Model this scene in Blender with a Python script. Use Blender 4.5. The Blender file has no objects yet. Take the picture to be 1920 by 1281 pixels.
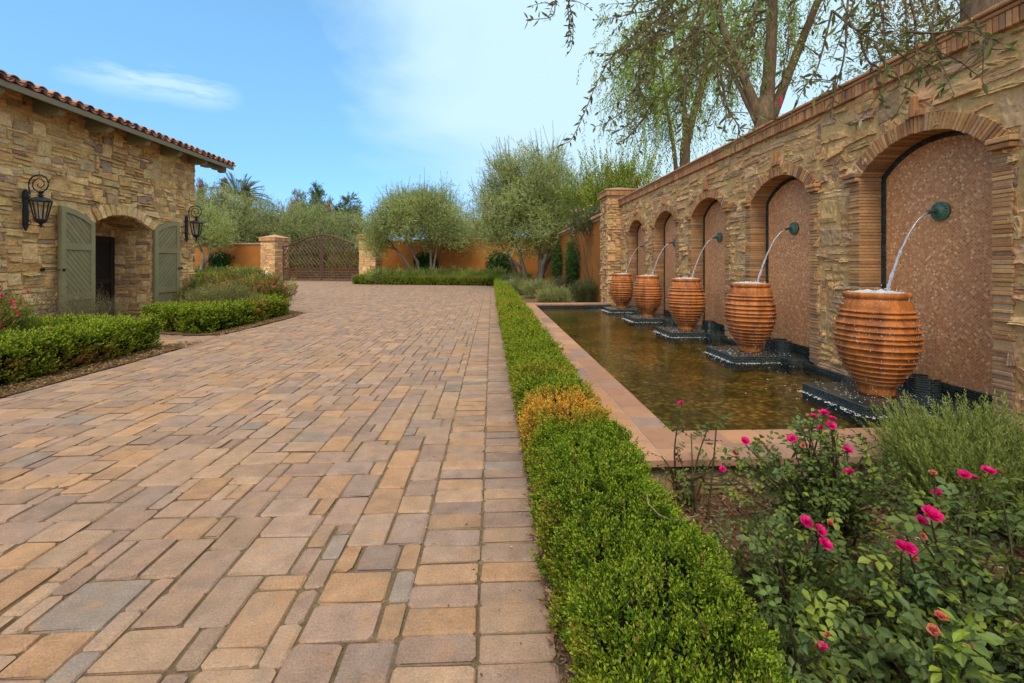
import bpy, math
import numpy as np
from mathutils import Vector

rng = np.random.default_rng(11)
SC = bpy.context.scene
COL = SC.collection
PI = math.pi

# ------------------------------------------------------------------ camera frame (measured from the photograph)
F = 840.0; HOR = 496.0; CU = 960.0; H = 1.4
PSI = math.atan(38.0 / F); CP, SP = math.cos(PSI), math.sin(PSI)

def cam(xc, d):                       # metres right of / ahead of the camera -> world x, y
    return np.array([xc * CP + d * SP, -xc * SP + d * CP])

def at(u, d):
    return cam((u - CU) / F * d, d)

def at3(u, v, d):
    p = at(u, d)
    return np.array([p[0], p[1], H + (HOR - v) * d / F])

# ------------------------------------------------------------------ mesh builder
class MB:
    def __init__(self):
        self.v, self.f, self.c, self.n = [], [], [], 0

    def add(self, V, Fc, col):
        V = np.asarray(V, float).reshape(-1, 3)
        c = np.asarray(col, float)
        if c.ndim == 1:
            c = np.broadcast_to(c, (len(V), 3))
        self.v.append(V); self.c.append(c)
        if not isinstance(Fc, (list, tuple)):
            Fc = [Fc]
        for f in Fc:
            f = np.asarray(f, np.int64)
            if f.ndim == 1:
                f = f[None, :]
            if len(f):
                self.f.append(f + self.n)
        self.n += len(V)

    def build(self, name, mat, parent=None, origin=None, smooth=False):
        V = np.concatenate(self.v); C = np.concatenate(self.c)
        if origin is None:
            if parent is not None:
                r = parent
                while r.parent is not None:
                    r = r.parent
                origin = np.array(r.location)
            else:
                origin = np.array([V[:, 0].mean(), V[:, 1].mean(), V[:, 2].min()])
        origin = np.asarray(origin, float)
        me = bpy.data.meshes.new(name)
        V2 = (V - origin).astype(np.float32)
        loops = np.concatenate([f.ravel() for f in self.f]).astype(np.int32)
        tot = np.concatenate([np.full(len(f), f.shape[1]) for f in self.f]).astype(np.int32)
        st = np.concatenate([[0], np.cumsum(tot)[:-1]]).astype(np.int32)
        me.vertices.add(len(V2)); me.vertices.foreach_set('co', V2.ravel())
        me.loops.add(len(loops)); me.loops.foreach_set('vertex_index', loops)
        me.polygons.add(len(tot)); me.polygons.foreach_set('loop_start', st)
        me.polygons.foreach_set('loop_total', tot)
        me.polygons.foreach_set('use_smooth', np.full(len(tot), bool(smooth)))
        a = me.color_attributes.new('Col', 'FLOAT_COLOR', 'POINT')
        cc = np.ones((len(V2), 4), np.float32); cc[:, :3] = C
        a.data.foreach_set('color', cc.ravel())
        me.update(calc_edges=True)
        me.materials.append(mat)
        o = bpy.data.objects.new(name, me); COL.objects.link(o)
        if parent is not None:
            o.parent = parent
        else:
            o.location = origin
        return o

def tag(o, label=None, cat=None, group=None, kind=None):
    if label: o['label'] = label
    if cat: o['category'] = cat
    if group: o['group'] = group
    if kind: o['kind'] = kind
    return o

def thing(name, loc, label, cat, group=None):
    o = bpy.data.objects.new(name, None); COL.objects.link(o)
    o.location = loc; o.empty_display_size = .2
    return tag(o, label, cat, group)

def copy_tree(o, parent=None, loc=None):
    c = o.copy(); COL.objects.link(c)
    if parent is not None:
        c.parent = parent
    if loc is not None:
        c.location = loc
    for ch in list(o.children):
        copy_tree(ch, c)
    return c

# ------------------------------------------------------------------ primitives
def _cbox_template():
    cor = [(sx, sy, sz) for sx in (-1, 1) for sy in (-1, 1) for sz in (-1, 1)]
    idx = {}; S = []; I = []
    for c in cor:
        for a in range(3):
            idx[(c, a)] = len(S); S.append(c)
            ins = [1, 1, 1]; ins[a] = 0; I.append(ins)
    S = np.array(S, float); I = np.array(I, float)
    P = S * (1 - .2 * I)
    quads, tris = [], []
    def orient(ids):
        p = P[list(ids)]
        n = np.cross(p[1] - p[0], p[2] - p[0])
        return list(ids) if np.dot(n, p.mean(0)) > 0 else list(ids)[::-1]
    for a in range(3):
        b, c = [(1, 2), (2, 0), (0, 1)][a]
        for s in (-1, 1):
            q = []
            for tb, tc in ((-1, -1), (1, -1), (1, 1), (-1, 1)):
                k = [0, 0, 0]; k[a] = s; k[b] = tb; k[c] = tc
                q.append(idx[(tuple(k), a)])
            quads.append(orient(q))
    for a in range(3):
        b, c = [(1, 2), (2, 0), (0, 1)][a]
        for sb in (-1, 1):
            for sc in (-1, 1):
                k0 = [0, 0, 0]; k0[a] = -1; k0[b] = sb; k0[c] = sc
                k1 = list(k0); k1[a] = 1
                k0, k1 = tuple(k0), tuple(k1)
                quads.append(orient([idx[(k0, b)], idx[(k1, b)], idx[(k1, c)], idx[(k0, c)]]))
    for c in cor:
        tris.append(orient([idx[(c, 0)], idx[(c, 1)], idx[(c, 2)]]))
    return S, I, np.array(quads), np.array(tris)
_S, _I, _Q, _T = _cbox_template()

def boxes(mb, C, Hf, ch, col, rot=None):
    """chamfered boxes: C (n,3) centres, Hf (n,3) half sizes, ch chamfer, col (n,3), rot (n,3,3) or (3,3)"""
    C = np.atleast_2d(np.asarray(C, float)); n = len(C)
    Hf = np.broadcast_to(np.asarray(Hf, float), (n, 3))
    c = np.minimum(ch, Hf.min(1) * .45)[:, None, None]
    P = _S[None] * (Hf[:, None, :] - c * _I[None])
    if rot is not None:
        rot = np.asarray(rot, float)
        P = np.einsum('ij,nkj->nki', rot, P) if rot.ndim == 2 else np.einsum('nij,nkj->nki', rot, P)
    P = P + C[:, None, :]
    col = np.broadcast_to(np.asarray(col, float), (n, 3))
    off = (np.arange(n) * 24)[:, None, None]
    mb.add(P.reshape(-1, 3), [(_Q[None] + off).reshape(-1, 4), (_T[None] + off).reshape(-1, 3)], np.repeat(col, 24, 0))

def box(mb, x0, x1, y0, y1, z0, z1, col, ch=.004, rot=None):
    boxes(mb, [[(x0 + x1) / 2, (y0 + y1) / 2, (z0 + z1) / 2]], [[abs(x1 - x0) / 2, abs(y1 - y0) / 2, abs(z1 - z0) / 2]], ch, col, rot)

def rotz(a):
    c, s = math.cos(a), math.sin(a)
    return np.array([[c, -s, 0], [s, c, 0], [0, 0, 1.]])

def nrm(a):
    return a / np.maximum(np.linalg.norm(a, axis=-1, keepdims=True), 1e-9)

def tube(mb, pts, rad, col, n=7, cap=True):
    P = np.asarray(pts, float); m = len(P)
    r = np.broadcast_to(np.asarray(rad, float), (m,))
    T = nrm(np.gradient(P, axis=0))
    ref = np.array([0, 0, 1.]) if abs(T[:, 2]).mean() < .8 else np.array([1., 0, 0])
    B = nrm(np.cross(T, ref)); N = np.cross(B, T)
    a = np.arange(n) * 2 * PI / n
    ring = P[:, None] + r[:, None, None] * (np.cos(a)[None, :, None] * B[:, None] + np.sin(a)[None, :, None] * N[:, None])
    i = np.arange(m - 1)[:, None] * n; j = np.arange(n)[None]; j2 = (j + 1) % n
    q = np.stack([i + j, i + j2, i + n + j2, i + n + j], -1).reshape(-1, 4)
    fs = [q]
    if cap:
        fs += [np.arange(n)[::-1][None], (np.arange(n) + (m - 1) * n)[None]]
    c = np.asarray(col, float)
    if c.ndim == 2:
        c = np.repeat(c, n, 0)
    mb.add(ring.reshape(-1, 3), fs, c)

def bar(mb, p, q, w, h, col, ch=.003):
    """square bar between two points, w across (horizontal), h the other way"""
    p = np.asarray(p, float); q = np.asarray(q, float)
    d = q - p; L = np.linalg.norm(d); d = d / L
    up = np.array([0, 0, 1.]) if abs(d[2]) < .95 else np.array([1., 0, 0])
    s = nrm(np.cross(up, d)); t = np.cross(d, s)
    boxes(mb, [(p + q) / 2], [[L / 2, w / 2, h / 2]], ch, col, np.stack([d, s, t], 1))

def lathe(mb, prof, cx, cy, n, col):
    prof = np.asarray(prof, float); m = len(prof)
    a = np.arange(n) * 2 * PI / n
    V = np.stack([cx + prof[:, 0:1] * np.cos(a), cy + prof[:, 0:1] * np.sin(a), np.repeat(prof[:, 1:2], n, 1)], -1)
    i = np.arange(m - 1)[:, None] * n; j = np.arange(n)[None]; j2 = (j + 1) % n
    q = np.stack([i + j, i + j2, i + n + j2, i + n + j], -1).reshape(-1, 4)
    c = np.asarray(col, float)
    if c.ndim == 2:
        c = np.repeat(c, n, 0)
    mb.add(V.reshape(-1, 3), q, c)

def prism(mb, poly, fn, t0, t1, col):
    """extrude a 2-D polygon: fn(a, b, t) -> world"""
    poly = np.asarray(poly, float); n = len(poly)
    A = fn(poly[:, 0], poly[:, 1], np.full(n, t0)); B = fn(poly[:, 0], poly[:, 1], np.full(n, t1))
    i = np.arange(n); j = (i + 1) % n
    mb.add(np.concatenate([A, B]), [i[None], (i[::-1] + n)[None], np.stack([i, i + n, j + n, j], -1)], col)

def clip_poly(poly, clip):
    """Sutherland-Hodgman; clip convex, counter-clockwise"""
    out = [np.array(p, float) for p in poly]
    m = len(clip)
    for k in range(m):
        a = np.array(clip[k], float); b = np.array(clip[(k + 1) % m], float)
        e = b - a; inp = out; out = []
        if not inp: return []
        side = lambda p: e[0] * (p[1] - a[1]) - e[1] * (p[0] - a[0])
        for i in range(len(inp)):
            p, q = inp[i - 1], inp[i]
            sp, sq = side(p), side(q)
            if sq >= 0:
                if sp < 0: out.append(p + (q - p) * sp / (sp - sq))
                out.append(q)
            elif sp >= 0:
                out.append(p + (q - p) * sp / (sp - sq))
    return out

def wob(P, seed, f=1.0, n=5):
    """cheap smooth noise in -1..1 from a sum of sines"""
    r = np.random.default_rng(seed); s = 0
    for k in range(n):
        d = nrm(r.normal(size=3)) * f * (1 + 1.1 * k) * r.uniform(.8, 1.2)
        s = s + np.sin(P @ d * 2 * PI + r.uniform(0, 7)) / (1 + .55 * k)
    return s / 2.4

# ------------------------------------------------------------------ tiled layouts
def layout(nx, ny, sizes, wts, mask=None):
    occ = np.zeros((ny, nx), bool) if mask is None else ~mask
    out = []; wts = np.array(wts, float); wts /= wts.sum(); ns = len(sizes)
    for j in range(ny):
        for i in range(nx):
            if occ[j, i]: continue
            for k in rng.choice(ns, size=ns, replace=False, p=wts):
                w, h = sizes[k]
                if i + w <= nx and j + h <= ny and not occ[j:j + h, i:i + w].any():
                    break
            else:
                w, h = 1, 1
            occ[j:j + h, i:i + w] = True
            out.append((i, j, w, h))
    return np.array(out, float)

STONE_SIZES = [(2, 1), (3, 1), (4, 1), (5, 1), (2, 2), (3, 2), (4, 2), (3, 3), (1, 1), (1, 2), (6, 1)]
STONE_W = [9, 14, 15, 8, 7, 11, 8, 3, 3, 3, 3]

def stones(mb, W, Ht, fn, palette, pw, maskfn=None, mx=.098, my=.096, prot=(.006, .026), gap=.008, jit=.034, sizes=None, wts=None, nu=11, nv=8, rough=.0026):
    nx, ny = max(1, round(W / mx)), max(1, round(Ht / my))
    mx, my = W / nx, Ht / ny
    mask = None
    if maskfn is not None:
        gx, gy = np.meshgrid((np.arange(nx) + .5) * mx, (np.arange(ny) + .5) * my)
        mask = maskfn(gx, gy)
    L = layout(nx, ny, sizes or STONE_SIZES, wts or STONE_W, mask); n = len(L)
    a0, b0 = L[:, 0] * mx, L[:, 1] * my; a1, b1 = a0 + L[:, 2] * mx, b0 + L[:, 3] * my
    J = rng.uniform(-jit, jit, (n, 4, 2)); J[..., 0] *= 1.2
    small = np.minimum(L[:, 2], L[:, 3]) <= 1
    J[small] *= .7
    g = gap
    cs = np.stack([np.stack([a0 + g, b0 + g], -1), np.stack([a1 - g, b0 + g], -1), np.stack([a1 - g, b1 - g], -1), np.stack([a0 + g, b1 - g], -1)], 1) + J
    cs[..., 0] = np.clip(cs[..., 0], 0, W); cs[..., 1] = np.clip(cs[..., 1], 0, Ht)
    wd = np.maximum(cs[:, 1, 0] - cs[:, 0, 0], .02); hd = np.maximum(cs[:, 2, 1] - cs[:, 1, 1], .02)
    su = np.linspace(0, 1, nu - 2); sv = np.linspace(0, 1, nv - 2)
    eu = np.minimum(.007 / wd, .3); ev = np.minimum(.007 / hd, .3)
    U = np.concatenate([np.zeros((n, 1)), eu[:, None] + su[None] * (1 - 2 * eu[:, None]), np.ones((n, 1))], 1)
    Vv = np.concatenate([np.zeros((n, 1)), ev[:, None] + sv[None] * (1 - 2 * ev[:, None]), np.ones((n, 1))], 1)
    u = U[:, None, :, None]; v = Vv[:, :, None, None]
    P2 = (cs[:, None, None, 0] * (1 - u) * (1 - v) + cs[:, None, None, 1] * u * (1 - v) + cs[:, None, None, 2] * u * v + cs[:, None, None, 3] * (1 - u) * v)
    P2[:, 1:-1, 1:-1] += rng.normal(0, .003, P2[:, 1:-1, 1:-1].shape)
    P2[:, [0, -1]] += rng.normal(0, .0045, P2[:, [0, -1]].shape)
    P2[:, :, [0, -1]] += rng.normal(0, .0045, P2[:, :, [0, -1]].shape)
    D = np.zeros((n, nv, nu)) - .010
    p = rng.uniform(prot[0], prot[1], n)
    tilt = rng.normal(0, .008, (n, 2))
    uu = U[:, None, :] - .5; vv = Vv[:, :, None] - .5
    Dn = p[:, None, None] + tilt[:, 0, None, None] * uu * 2 + tilt[:, 1, None, None] * vv * 2 - .006 * (uu ** 2 + vv ** 2) + rng.normal(0, rough, (n, nv, nu)) + .0065 * (-vv * 2) + rng.normal(0, .003, (n, nv, 1)) + .003 * np.round(wob(np.stack([uu + 0 * vv, vv + 0 * uu, np.arange(n)[:, None, None] * 1.7 + 0 * uu * vv], -1).reshape(-1, 3), 77, .8).reshape(n, nv, nu) * 2.5) / 2.5
    D[:, 1:-1, 1:-1] = Dn[:, 1:-1, 1:-1]
    W3 = fn(P2[..., 0].ravel(), P2[..., 1].ravel(), D.ravel())
    pal = np.array(palette); k = rng.choice(len(pal), n, p=np.array(pw) / np.sum(pw))
    c = pal[k] * rng.uniform(.82, 1.18, (n, 1)) * rng.normal(1, .03, (n, 3))
    cc = np.repeat(c, nu * nv, 0) * (1 + .16 * wob(W3, 78, 5.5)[:, None]) * rng.normal(1, .08, (n * nu * nv, 1))
    jj, ii = np.meshgrid(np.arange(nv - 1), np.arange(nu - 1), indexing='ij')
    q = np.stack([jj * nu + ii, jj * nu + ii + 1, (jj + 1) * nu + ii + 1, (jj + 1) * nu + ii], -1).reshape(-1, 4)
    mb.add(W3, (q[None] + (np.arange(n) * nu * nv)[:, None, None]).reshape(-1, 4), np.clip(cc, .01, .9))

# ------------------------------------------------------------------ leaves
def perp(A):
    ref = np.where(np.abs(A[..., 2:3]) < .9, np.array([0, 0, 1.]), np.array([1., 0, 0]))
    B = nrm(np.cross(A, ref)); return B, np.cross(A, B)

def diamonds(mb, P, D, S, L, W, col, fold=.25):
    n = len(P); L = np.broadcast_to(L, (n,))[:, None]; W = np.broadcast_to(W, (n,))[:, None]
    N = np.cross(D, S)
    m = P + D * L * .48 + N * W * fold
    V = np.stack([P, m + S * W * .5, P + D * L, m - S * W * .5], 1).reshape(-1, 3)
    f = np.arange(n * 4).reshape(n, 4)
    mb.add(V, f, np.repeat(col, 4, 0))

def fineleaves(mb, P, D, S, L, W, col, curl=.12, fold=.18, wide=.36):
    """8-vertex leaves with a midrib fold and a droop, for what stands close"""
    n = len(P); L = np.broadcast_to(L, (n,))[:, None]; W = np.broadcast_to(W, (n,))[:, None]
    N = np.cross(S, D)
    def pt(t, s, w):
        return P + D * L * t + S * W * s * w * .5 + N * (W * fold * abs(s) - L * curl * t * t)
    V = np.stack([pt(0, 0, 0), pt(wide, 0, 0), pt(wide, 1, 1), pt(wide, -1, 1), pt(.7, 0, 0), pt(.72, 1, .72), pt(.72, -1, .72), pt(1, 0, 0)], 1)
    o = (np.arange(n) * 8)[:, None, None]
    tr = np.array([[0, 1, 2], [0, 3, 1], [4, 7, 5], [4, 6, 7]]); qd = np.array([[1, 4, 5, 2], [1, 3, 6, 4]])
    mb.add(V.reshape(-1, 3), [(tr[None] + o).reshape(-1, 3), (qd[None] + o).reshape(-1, 4)], np.repeat(col, 8, 0))

def sprigs(mb, P, A, slen, k, L, W, col, tip=None, ang=(.55, 1.15), fine=False, var=.22, tipn=2, fold=.25, start=.1):
    """leafy twigs: P base (n,3), A axis, k leaves spiralling along each; baked into one mesh"""
    n = len(P)
    if n == 0: return
    slen = np.broadcast_to(slen, (n,)); L = np.broadcast_to(L, (n,)); W = np.broadcast_to(W, (n,))
    A = nrm(A); B, C = perp(A)
    i = np.arange(k); t = start + (1 - start) * (i + .5) / k
    th = i[None] * 2.6 + rng.uniform(0, 7, (n, 1)) + rng.normal(0, .3, (n, k))
    rad = np.cos(th)[..., None] * B[:, None] + np.sin(th)[..., None] * C[:, None]
    al = (rng.uniform(ang[0], ang[1], (n, k)) * (1.05 - .55 * t[None] ** 3))[..., None]
    D = nrm(A[:, None] * np.cos(al) + rad * np.sin(al) + rng.normal(0, .08, (n, k, 3)))
    S = nrm(np.cross(D, A[:, None] + 1e-3)); tw = rng.normal(0, .5, (n, k, 1))
    S = S * np.cos(tw) + np.cross(D, S) * np.sin(tw)
    pos = P[:, None] + A[:, None] * (slen[:, None] * t[None])[..., None]
    c = np.repeat(col[:, None], k, 1) * rng.uniform(1 - var, 1 + var, (n, k, 1))
    if tip is not None:
        w = np.clip((i - (k - 1 - tipn)) / max(1, tipn), 0, 1)[None, :, None] * rng.uniform(.3, 1, (n, 1, 1))
        c = c * (1 - w) + np.asarray(tip) * w * rng.uniform(.8, 1.2, (n, k, 1))
    sz = (1 - .35 * np.abs(t - .5) * 1.4)[None] * rng.uniform(.75, 1.15, (n, k))
    fn = fineleaves if fine else diamonds
    fn(mb, pos.reshape(-1, 3), D.reshape(-1, 3), S.reshape(-1, 3), (L[:, None] * sz).ravel(), (W[:, None] * sz).ravel(), np.clip(c.reshape(-1, 3), 0, 1))

def pick(pal, n, w=None):
    pal = np.array(pal, float); w = None if w is None else np.array(w, float) / np.sum(w)
    return pal[rng.choice(len(pal), n, p=w)]

# ------------------------------------------------------------------ materials
def new_mat(name):
    m = bpy.data.materials.new(name); m.use_nodes = True
    nt = m.node_tree; nt.nodes.clear()
    return m, nt, nt.nodes.new, nt.links.new

def mat_attr(name, rough=.7, spec=.3, n1=(9, .25), n2=(60, .2), bump=(40, .3, .01), transl=0., metal=0., stain=None, coat=0., vstretch=1., tints=(), zs=1.):
    m, nt, N, Lk = new_mat(name)
    out = N('ShaderNodeOutputMaterial'); b = N('ShaderNodeBsdfPrincipled')
    b.inputs['Roughness'].default_value = rough; b.inputs['Specular IOR Level'].default_value = spec
    b.inputs['Metallic'].default_value = metal; b.inputs['Coat Weight'].default_value = coat; b.inputs['Coat Roughness'].default_value = .15
    a = N('ShaderNodeAttribute'); a.attribute_name = 'Col'
    tc0 = N('ShaderNodeTexCoord'); zm = N('ShaderNodeMapping'); zm.inputs['Scale'].default_value = (1, 1, zs); Lk(tc0.outputs['Object'], zm.inputs[0])
    class tc: outputs = {'Object': zm.outputs[0]}
    cur = a.outputs['Color']
    for sc, amt in (n1, n2):
        if amt <= 0: continue
        t = N('ShaderNodeTexNoise'); t.inputs['Scale'].default_value = sc; t.inputs['Detail'].default_value = 5; t.inputs['Roughness'].default_value = .65
        Lk(tc.outputs['Object'], t.inputs['Vector'])
        r = N('ShaderNodeMapRange'); r.inputs[1].default_value = .25; r.inputs[2].default_value = .75
        r.inputs[3].default_value = 1 - amt; r.inputs[4].default_value = 1 + amt
        Lk(t.outputs['Fac'], r.inputs[0])
        mx = N('ShaderNodeMix'); mx.data_type = 'RGBA'; mx.blend_type = 'MULTIPLY'; mx.inputs[0].default_value = 1
        Lk(cur, mx.inputs[6]); Lk(r.outputs[0], mx.inputs[7]); cur = mx.outputs[2]
    for (sc, col, lo, hi, am) in list(tints) + ([(*stain, .85)] if stain else []):
        t = N('ShaderNodeTexNoise'); t.inputs['Scale'].default_value = sc; t.inputs['Detail'].default_value = 6; t.inputs['Roughness'].default_value = .7
        mp = N('ShaderNodeMapping'); mp.inputs['Scale'].default_value = (1, 1, vstretch); Lk(tc.outputs['Object'], mp.inputs[0]); Lk(mp.outputs[0], t.inputs['Vector'])
        r = N('ShaderNodeMapRange'); r.inputs[1].default_value = lo; r.inputs[2].default_value = hi
        r.inputs[3].default_value = 0; r.inputs[4].default_value = am
        Lk(t.outputs['Fac'], r.inputs[0])
        mx = N('ShaderNodeMix'); mx.data_type = 'RGBA'; mx.inputs[7].default_value = (*col, 1)
        Lk(r.outputs[0], mx.inputs[0]); Lk(cur, mx.inputs[6]); cur = mx.outputs[2]
    Lk(cur, b.inputs['Base Color'])
    if bump and bump[1] > 0:
        t = N('ShaderNodeTexNoise'); t.inputs['Scale'].default_value = bump[0]; t.inputs['Detail'].default_value = 6; t.inputs['Roughness'].default_value = .7
        Lk(tc.outputs['Object'], t.inputs['Vector'])
        bp = N('ShaderNodeBump'); bp.inputs['Strength'].default_value = bump[1]; bp.inputs['Distance'].default_value = bump[2]
        Lk(t.outputs['Fac'], bp.inputs['Height']); Lk(bp.outputs[0], b.inputs['Normal'])
    if transl > 0:
        tr = N('ShaderNodeBsdfTranslucent'); Lk(cur, tr.inputs['Color'])
        ms = N('ShaderNodeMixShader'); ms.inputs[0].default_value = transl
        Lk(b.outputs[0], ms.inputs[1]); Lk(tr.outputs[0], ms.inputs[2]); Lk(ms.outputs[0], out.inputs[0])
    else:
        Lk(b.outputs[0], out.inputs[0])
    return m

M = {}
M['paver'] = mat_attr('paver_stone', .85, .2, (8, .24), (120, .34), (110, .7, .006), stain=(1.3, (.22, .175, .13), .55, .9), tints=[(7.5, (.42, .235, .105), .52, .74, .6), (5.5, (.225, .19, .155), .54, .76, .6)])
M['stone'] = mat_attr('rubble_stone', .92, .08, (6, .2), (34, .24), (28, .8, .016))
M['brick'] = mat_attr('thin_brick', .85, .2, (12, .2), (60, .22), (60, .6, .006))
M['tile'] = mat_attr('terracotta_tile', .7, .25, (5, .16), (50, .1), (40, .25, .004))
M['stucco'] = mat_attr('orange_stucco', .9, .15, (1.6, .16), (14, .12), (45, .4, .006))
M['leaf'] = mat_attr('leaf', .62, .16, (2.2, .16), (1, 0), None, transl=.32)
M['boxleaf'] = mat_attr('boxwood_leaf', .55, .2, (3.0, .14), (1, 0), None, transl=.28)
M['bark'] = mat_attr('bark', .92, .1, (7, .35), (34, .45), (26, 1., .05), zs=.22)
M['wood'] = mat_attr('painted_wood', .65, .25, (4, .12), (45, .12), (60, .25, .003))
M['iron'] = mat_attr('dark_iron', .5, .4, (8, .2), (60, .15), (50, .2, .003), metal=.3)
M['pot'] = mat_attr('wet_terracotta', .6, .25, (7, .26), (40, .2), (45, .3, .004), stain=(7, (.17, .045, .012), .44, .66), coat=.06, vstretch=.22)
M['bronze'] = mat_attr('verdigris', .55, .4, (30, .35), (90, .2), (50, .5, .006), stain=(24, (.05, .04, .025), .5, .7))
M['soil'] = mat_attr('soil', .95, .1, (3, .3), (40, .4), (45, .9, .03))
M['roseleaf'] = mat_attr('rose_leaf', .48, .28, (9, .2), (1, 0), None, transl=.28)
M['flower'] = mat_attr('petal', .5, .3, (30, .1), (1, 0), None, transl=.35)

def mat_plain(name, col, rough, spec=.5, metal=0, trans=0, ior=1.45):
    m, nt, N, Lk = new_mat(name)
    out = N('ShaderNodeOutputMaterial'); b = N('ShaderNodeBsdfPrincipled')
    b.inputs['Base Color'].default_value = (*col, 1); b.inputs['Roughness'].default_value = rough
    b.inputs['Metallic'].default_value = metal; b.inputs['Transmission Weight'].default_value = trans; b.inputs['IOR'].default_value = ior
    b.inputs['Specular IOR Level'].default_value = spec
    Lk(b.outputs[0], out.inputs[0]); return m
M['jet'] = mat_plain('falling_water', (.95, .96, .97), .08, .6, 0, .68, 1.33)
M['foam'] = mat_plain('splashing_water', (.9, .93, .94), .25, .6, 0, .3, 1.33)

def mat_glass():
    m, nt, N, Lk = new_mat('lantern_glass')
    out = N('ShaderNodeOutputMaterial'); t = N('ShaderNodeBsdfTransparent'); t.inputs[0].default_value = (.82, .8, .74, 1)
    g = N('ShaderNodeBsdfGlossy'); g.inputs['Roughness'].default_value = .08
    ms = N('ShaderNodeMixShader'); ms.inputs[0].default_value = .14
    Lk(t.outputs[0], ms.inputs[1]); Lk(g.outputs[0], ms.inputs[2]); Lk(ms.outputs[0], out.inputs[0]); return m
M['glass'] = mat_glass()

def mat_mosaic(name, cols, size, diag, axes, grout, rough=.35, ratio=1.0, rowoff=0.5):
    """small glazed tiles; cols = colour ramp stops; axes = which object coordinates span the face"""
    m, nt, N, Lk = new_mat(name)
    out = N('ShaderNodeOutputMaterial'); b = N('ShaderNodeBsdfPrincipled'); b.inputs['Roughness'].default_value = rough; b.inputs['Specular IOR Level'].default_value = .25 if rough > .4 else .5
    tc = N('ShaderNodeTexCoord'); sp = N('ShaderNodeSeparateXYZ'); Lk(tc.outputs['Object'], sp.inputs[0])
    def mth(op, a, c=None):
        n = N('ShaderNodeMath'); n.operation = op
        for k, x in enumerate((a, c)):
            if x is None: continue
            if isinstance(x, (int, float)): n.inputs[k].default_value = x
            else: Lk(x, n.inputs[k])
        return n.outputs[0]
    if axes == 'box':
        p = mth('ADD', sp.outputs[0], sp.outputs[1]); q = sp.outputs[2]
    else:
        p, q = sp.outputs[axes[0]], sp.outputs[axes[1]]
    if diag:
        p, q = mth('MULTIPLY', mth('ADD', p, q), .7071), mth('MULTIPLY', mth('SUBTRACT', q, p), .7071)
    p = mth('DIVIDE', p, size * ratio); q = mth('DIVIDE', q, size)
    fq = mth('FLOOR', q)
    p = mth('ADD', p, mth('MULTIPLY', fq, rowoff))
    fp = mth('FLOOR', p)
    rp, rq = mth('SUBTRACT', p, fp), mth('SUBTRACT', q, fq)
    cx = N('ShaderNodeCombineXYZ'); Lk(fp, cx.inputs[0]); Lk(fq, cx.inputs[1])
    wn = N('ShaderNodeTexWhiteNoise'); wn.noise_dimensions = '2D'; Lk(cx.outputs[0], wn.inputs['Vector'])
    rmp = N('ShaderNodeValToRGB'); e = rmp.color_ramp.elements
    while len(e) < len(cols): e.new(.5)
    for k, c in enumerate(cols):
        e[k].position = k / max(1, len(cols) - 1); e[k].color = (*c, 1)
    Lk(wn.outputs['Value'], rmp.inputs[0])
    def edge(r, g): return mth('MULTIPLY', mth('GREATER_THAN', r, g), mth('LESS_THAN', r, 1 - g))
    ins = mth('MULTIPLY', edge(rp, .06 / ratio), edge(rq, .06))
    mx = N('ShaderNodeMix'); mx.data_type = 'RGBA'; mx.inputs[6].default_value = (*grout, 1)
    Lk(ins, mx.inputs[0]); Lk(rmp.outputs[0], mx.inputs[7])
    ns = N('ShaderNodeTexNoise'); ns.inputs['Scale'].default_value = 1.7; ns.inputs['Detail'].default_value = 5
    mp = N('ShaderNodeMapping'); mp.inputs['Scale'].default_value = (1, 1, .45); Lk(tc.outputs['Object'], mp.inputs[0]); Lk(mp.outputs[0], ns.inputs['Vector'])
    r = N('ShaderNodeMapRange'); r.inputs[1].default_value = .3; r.inputs[2].default_value = .7; r.inputs[3].default_value = .84; r.inputs[4].default_value = 1.14
    Lk(ns.outputs['Fac'], r.inputs[0])
    mu = N('ShaderNodeMix'); mu.data_type = 'RGBA'; mu.blend_type = 'MULTIPLY'; mu.inputs[0].default_value = 1
    Lk(mx.outputs[2], mu.inputs[6]); Lk(r.outputs[0], mu.inputs[7]); Lk(mu.outputs[2], b.inputs['Base Color'])
    bp = N('ShaderNodeBump'); bp.inputs['Strength'].default_value = .5; bp.inputs['Distance'].default_value = .003
    Lk(ins, bp.inputs['Height']); Lk(bp.outputs[0], b.inputs['Normal'])
    Lk(b.outputs[0], out.inputs[0]); return m
M['mosaic'] = mat_mosaic('rose_mosaic', [(0.418, 0.147, 0.050), (0.638, 0.254, 0.094), (0.545, 0.206, 0.083), (0.766, 0.389, 0.160), (0.626, 0.283, 0.116), (0.487, 0.206, 0.088), (0.900, 0.590, 0.330)], .0215, True, (1, 2), (0.638, 0.425, 0.242), .6, 1.0, 0)
M['blacktile'] = mat_mosaic('black_mosaic', [(.008, .012, .012), (.022, .035, .034), (.012, .02, .019), (.04, .06, .055)], .022, False, 'box', (.10, .11, .10), .2, 1.8)

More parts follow.
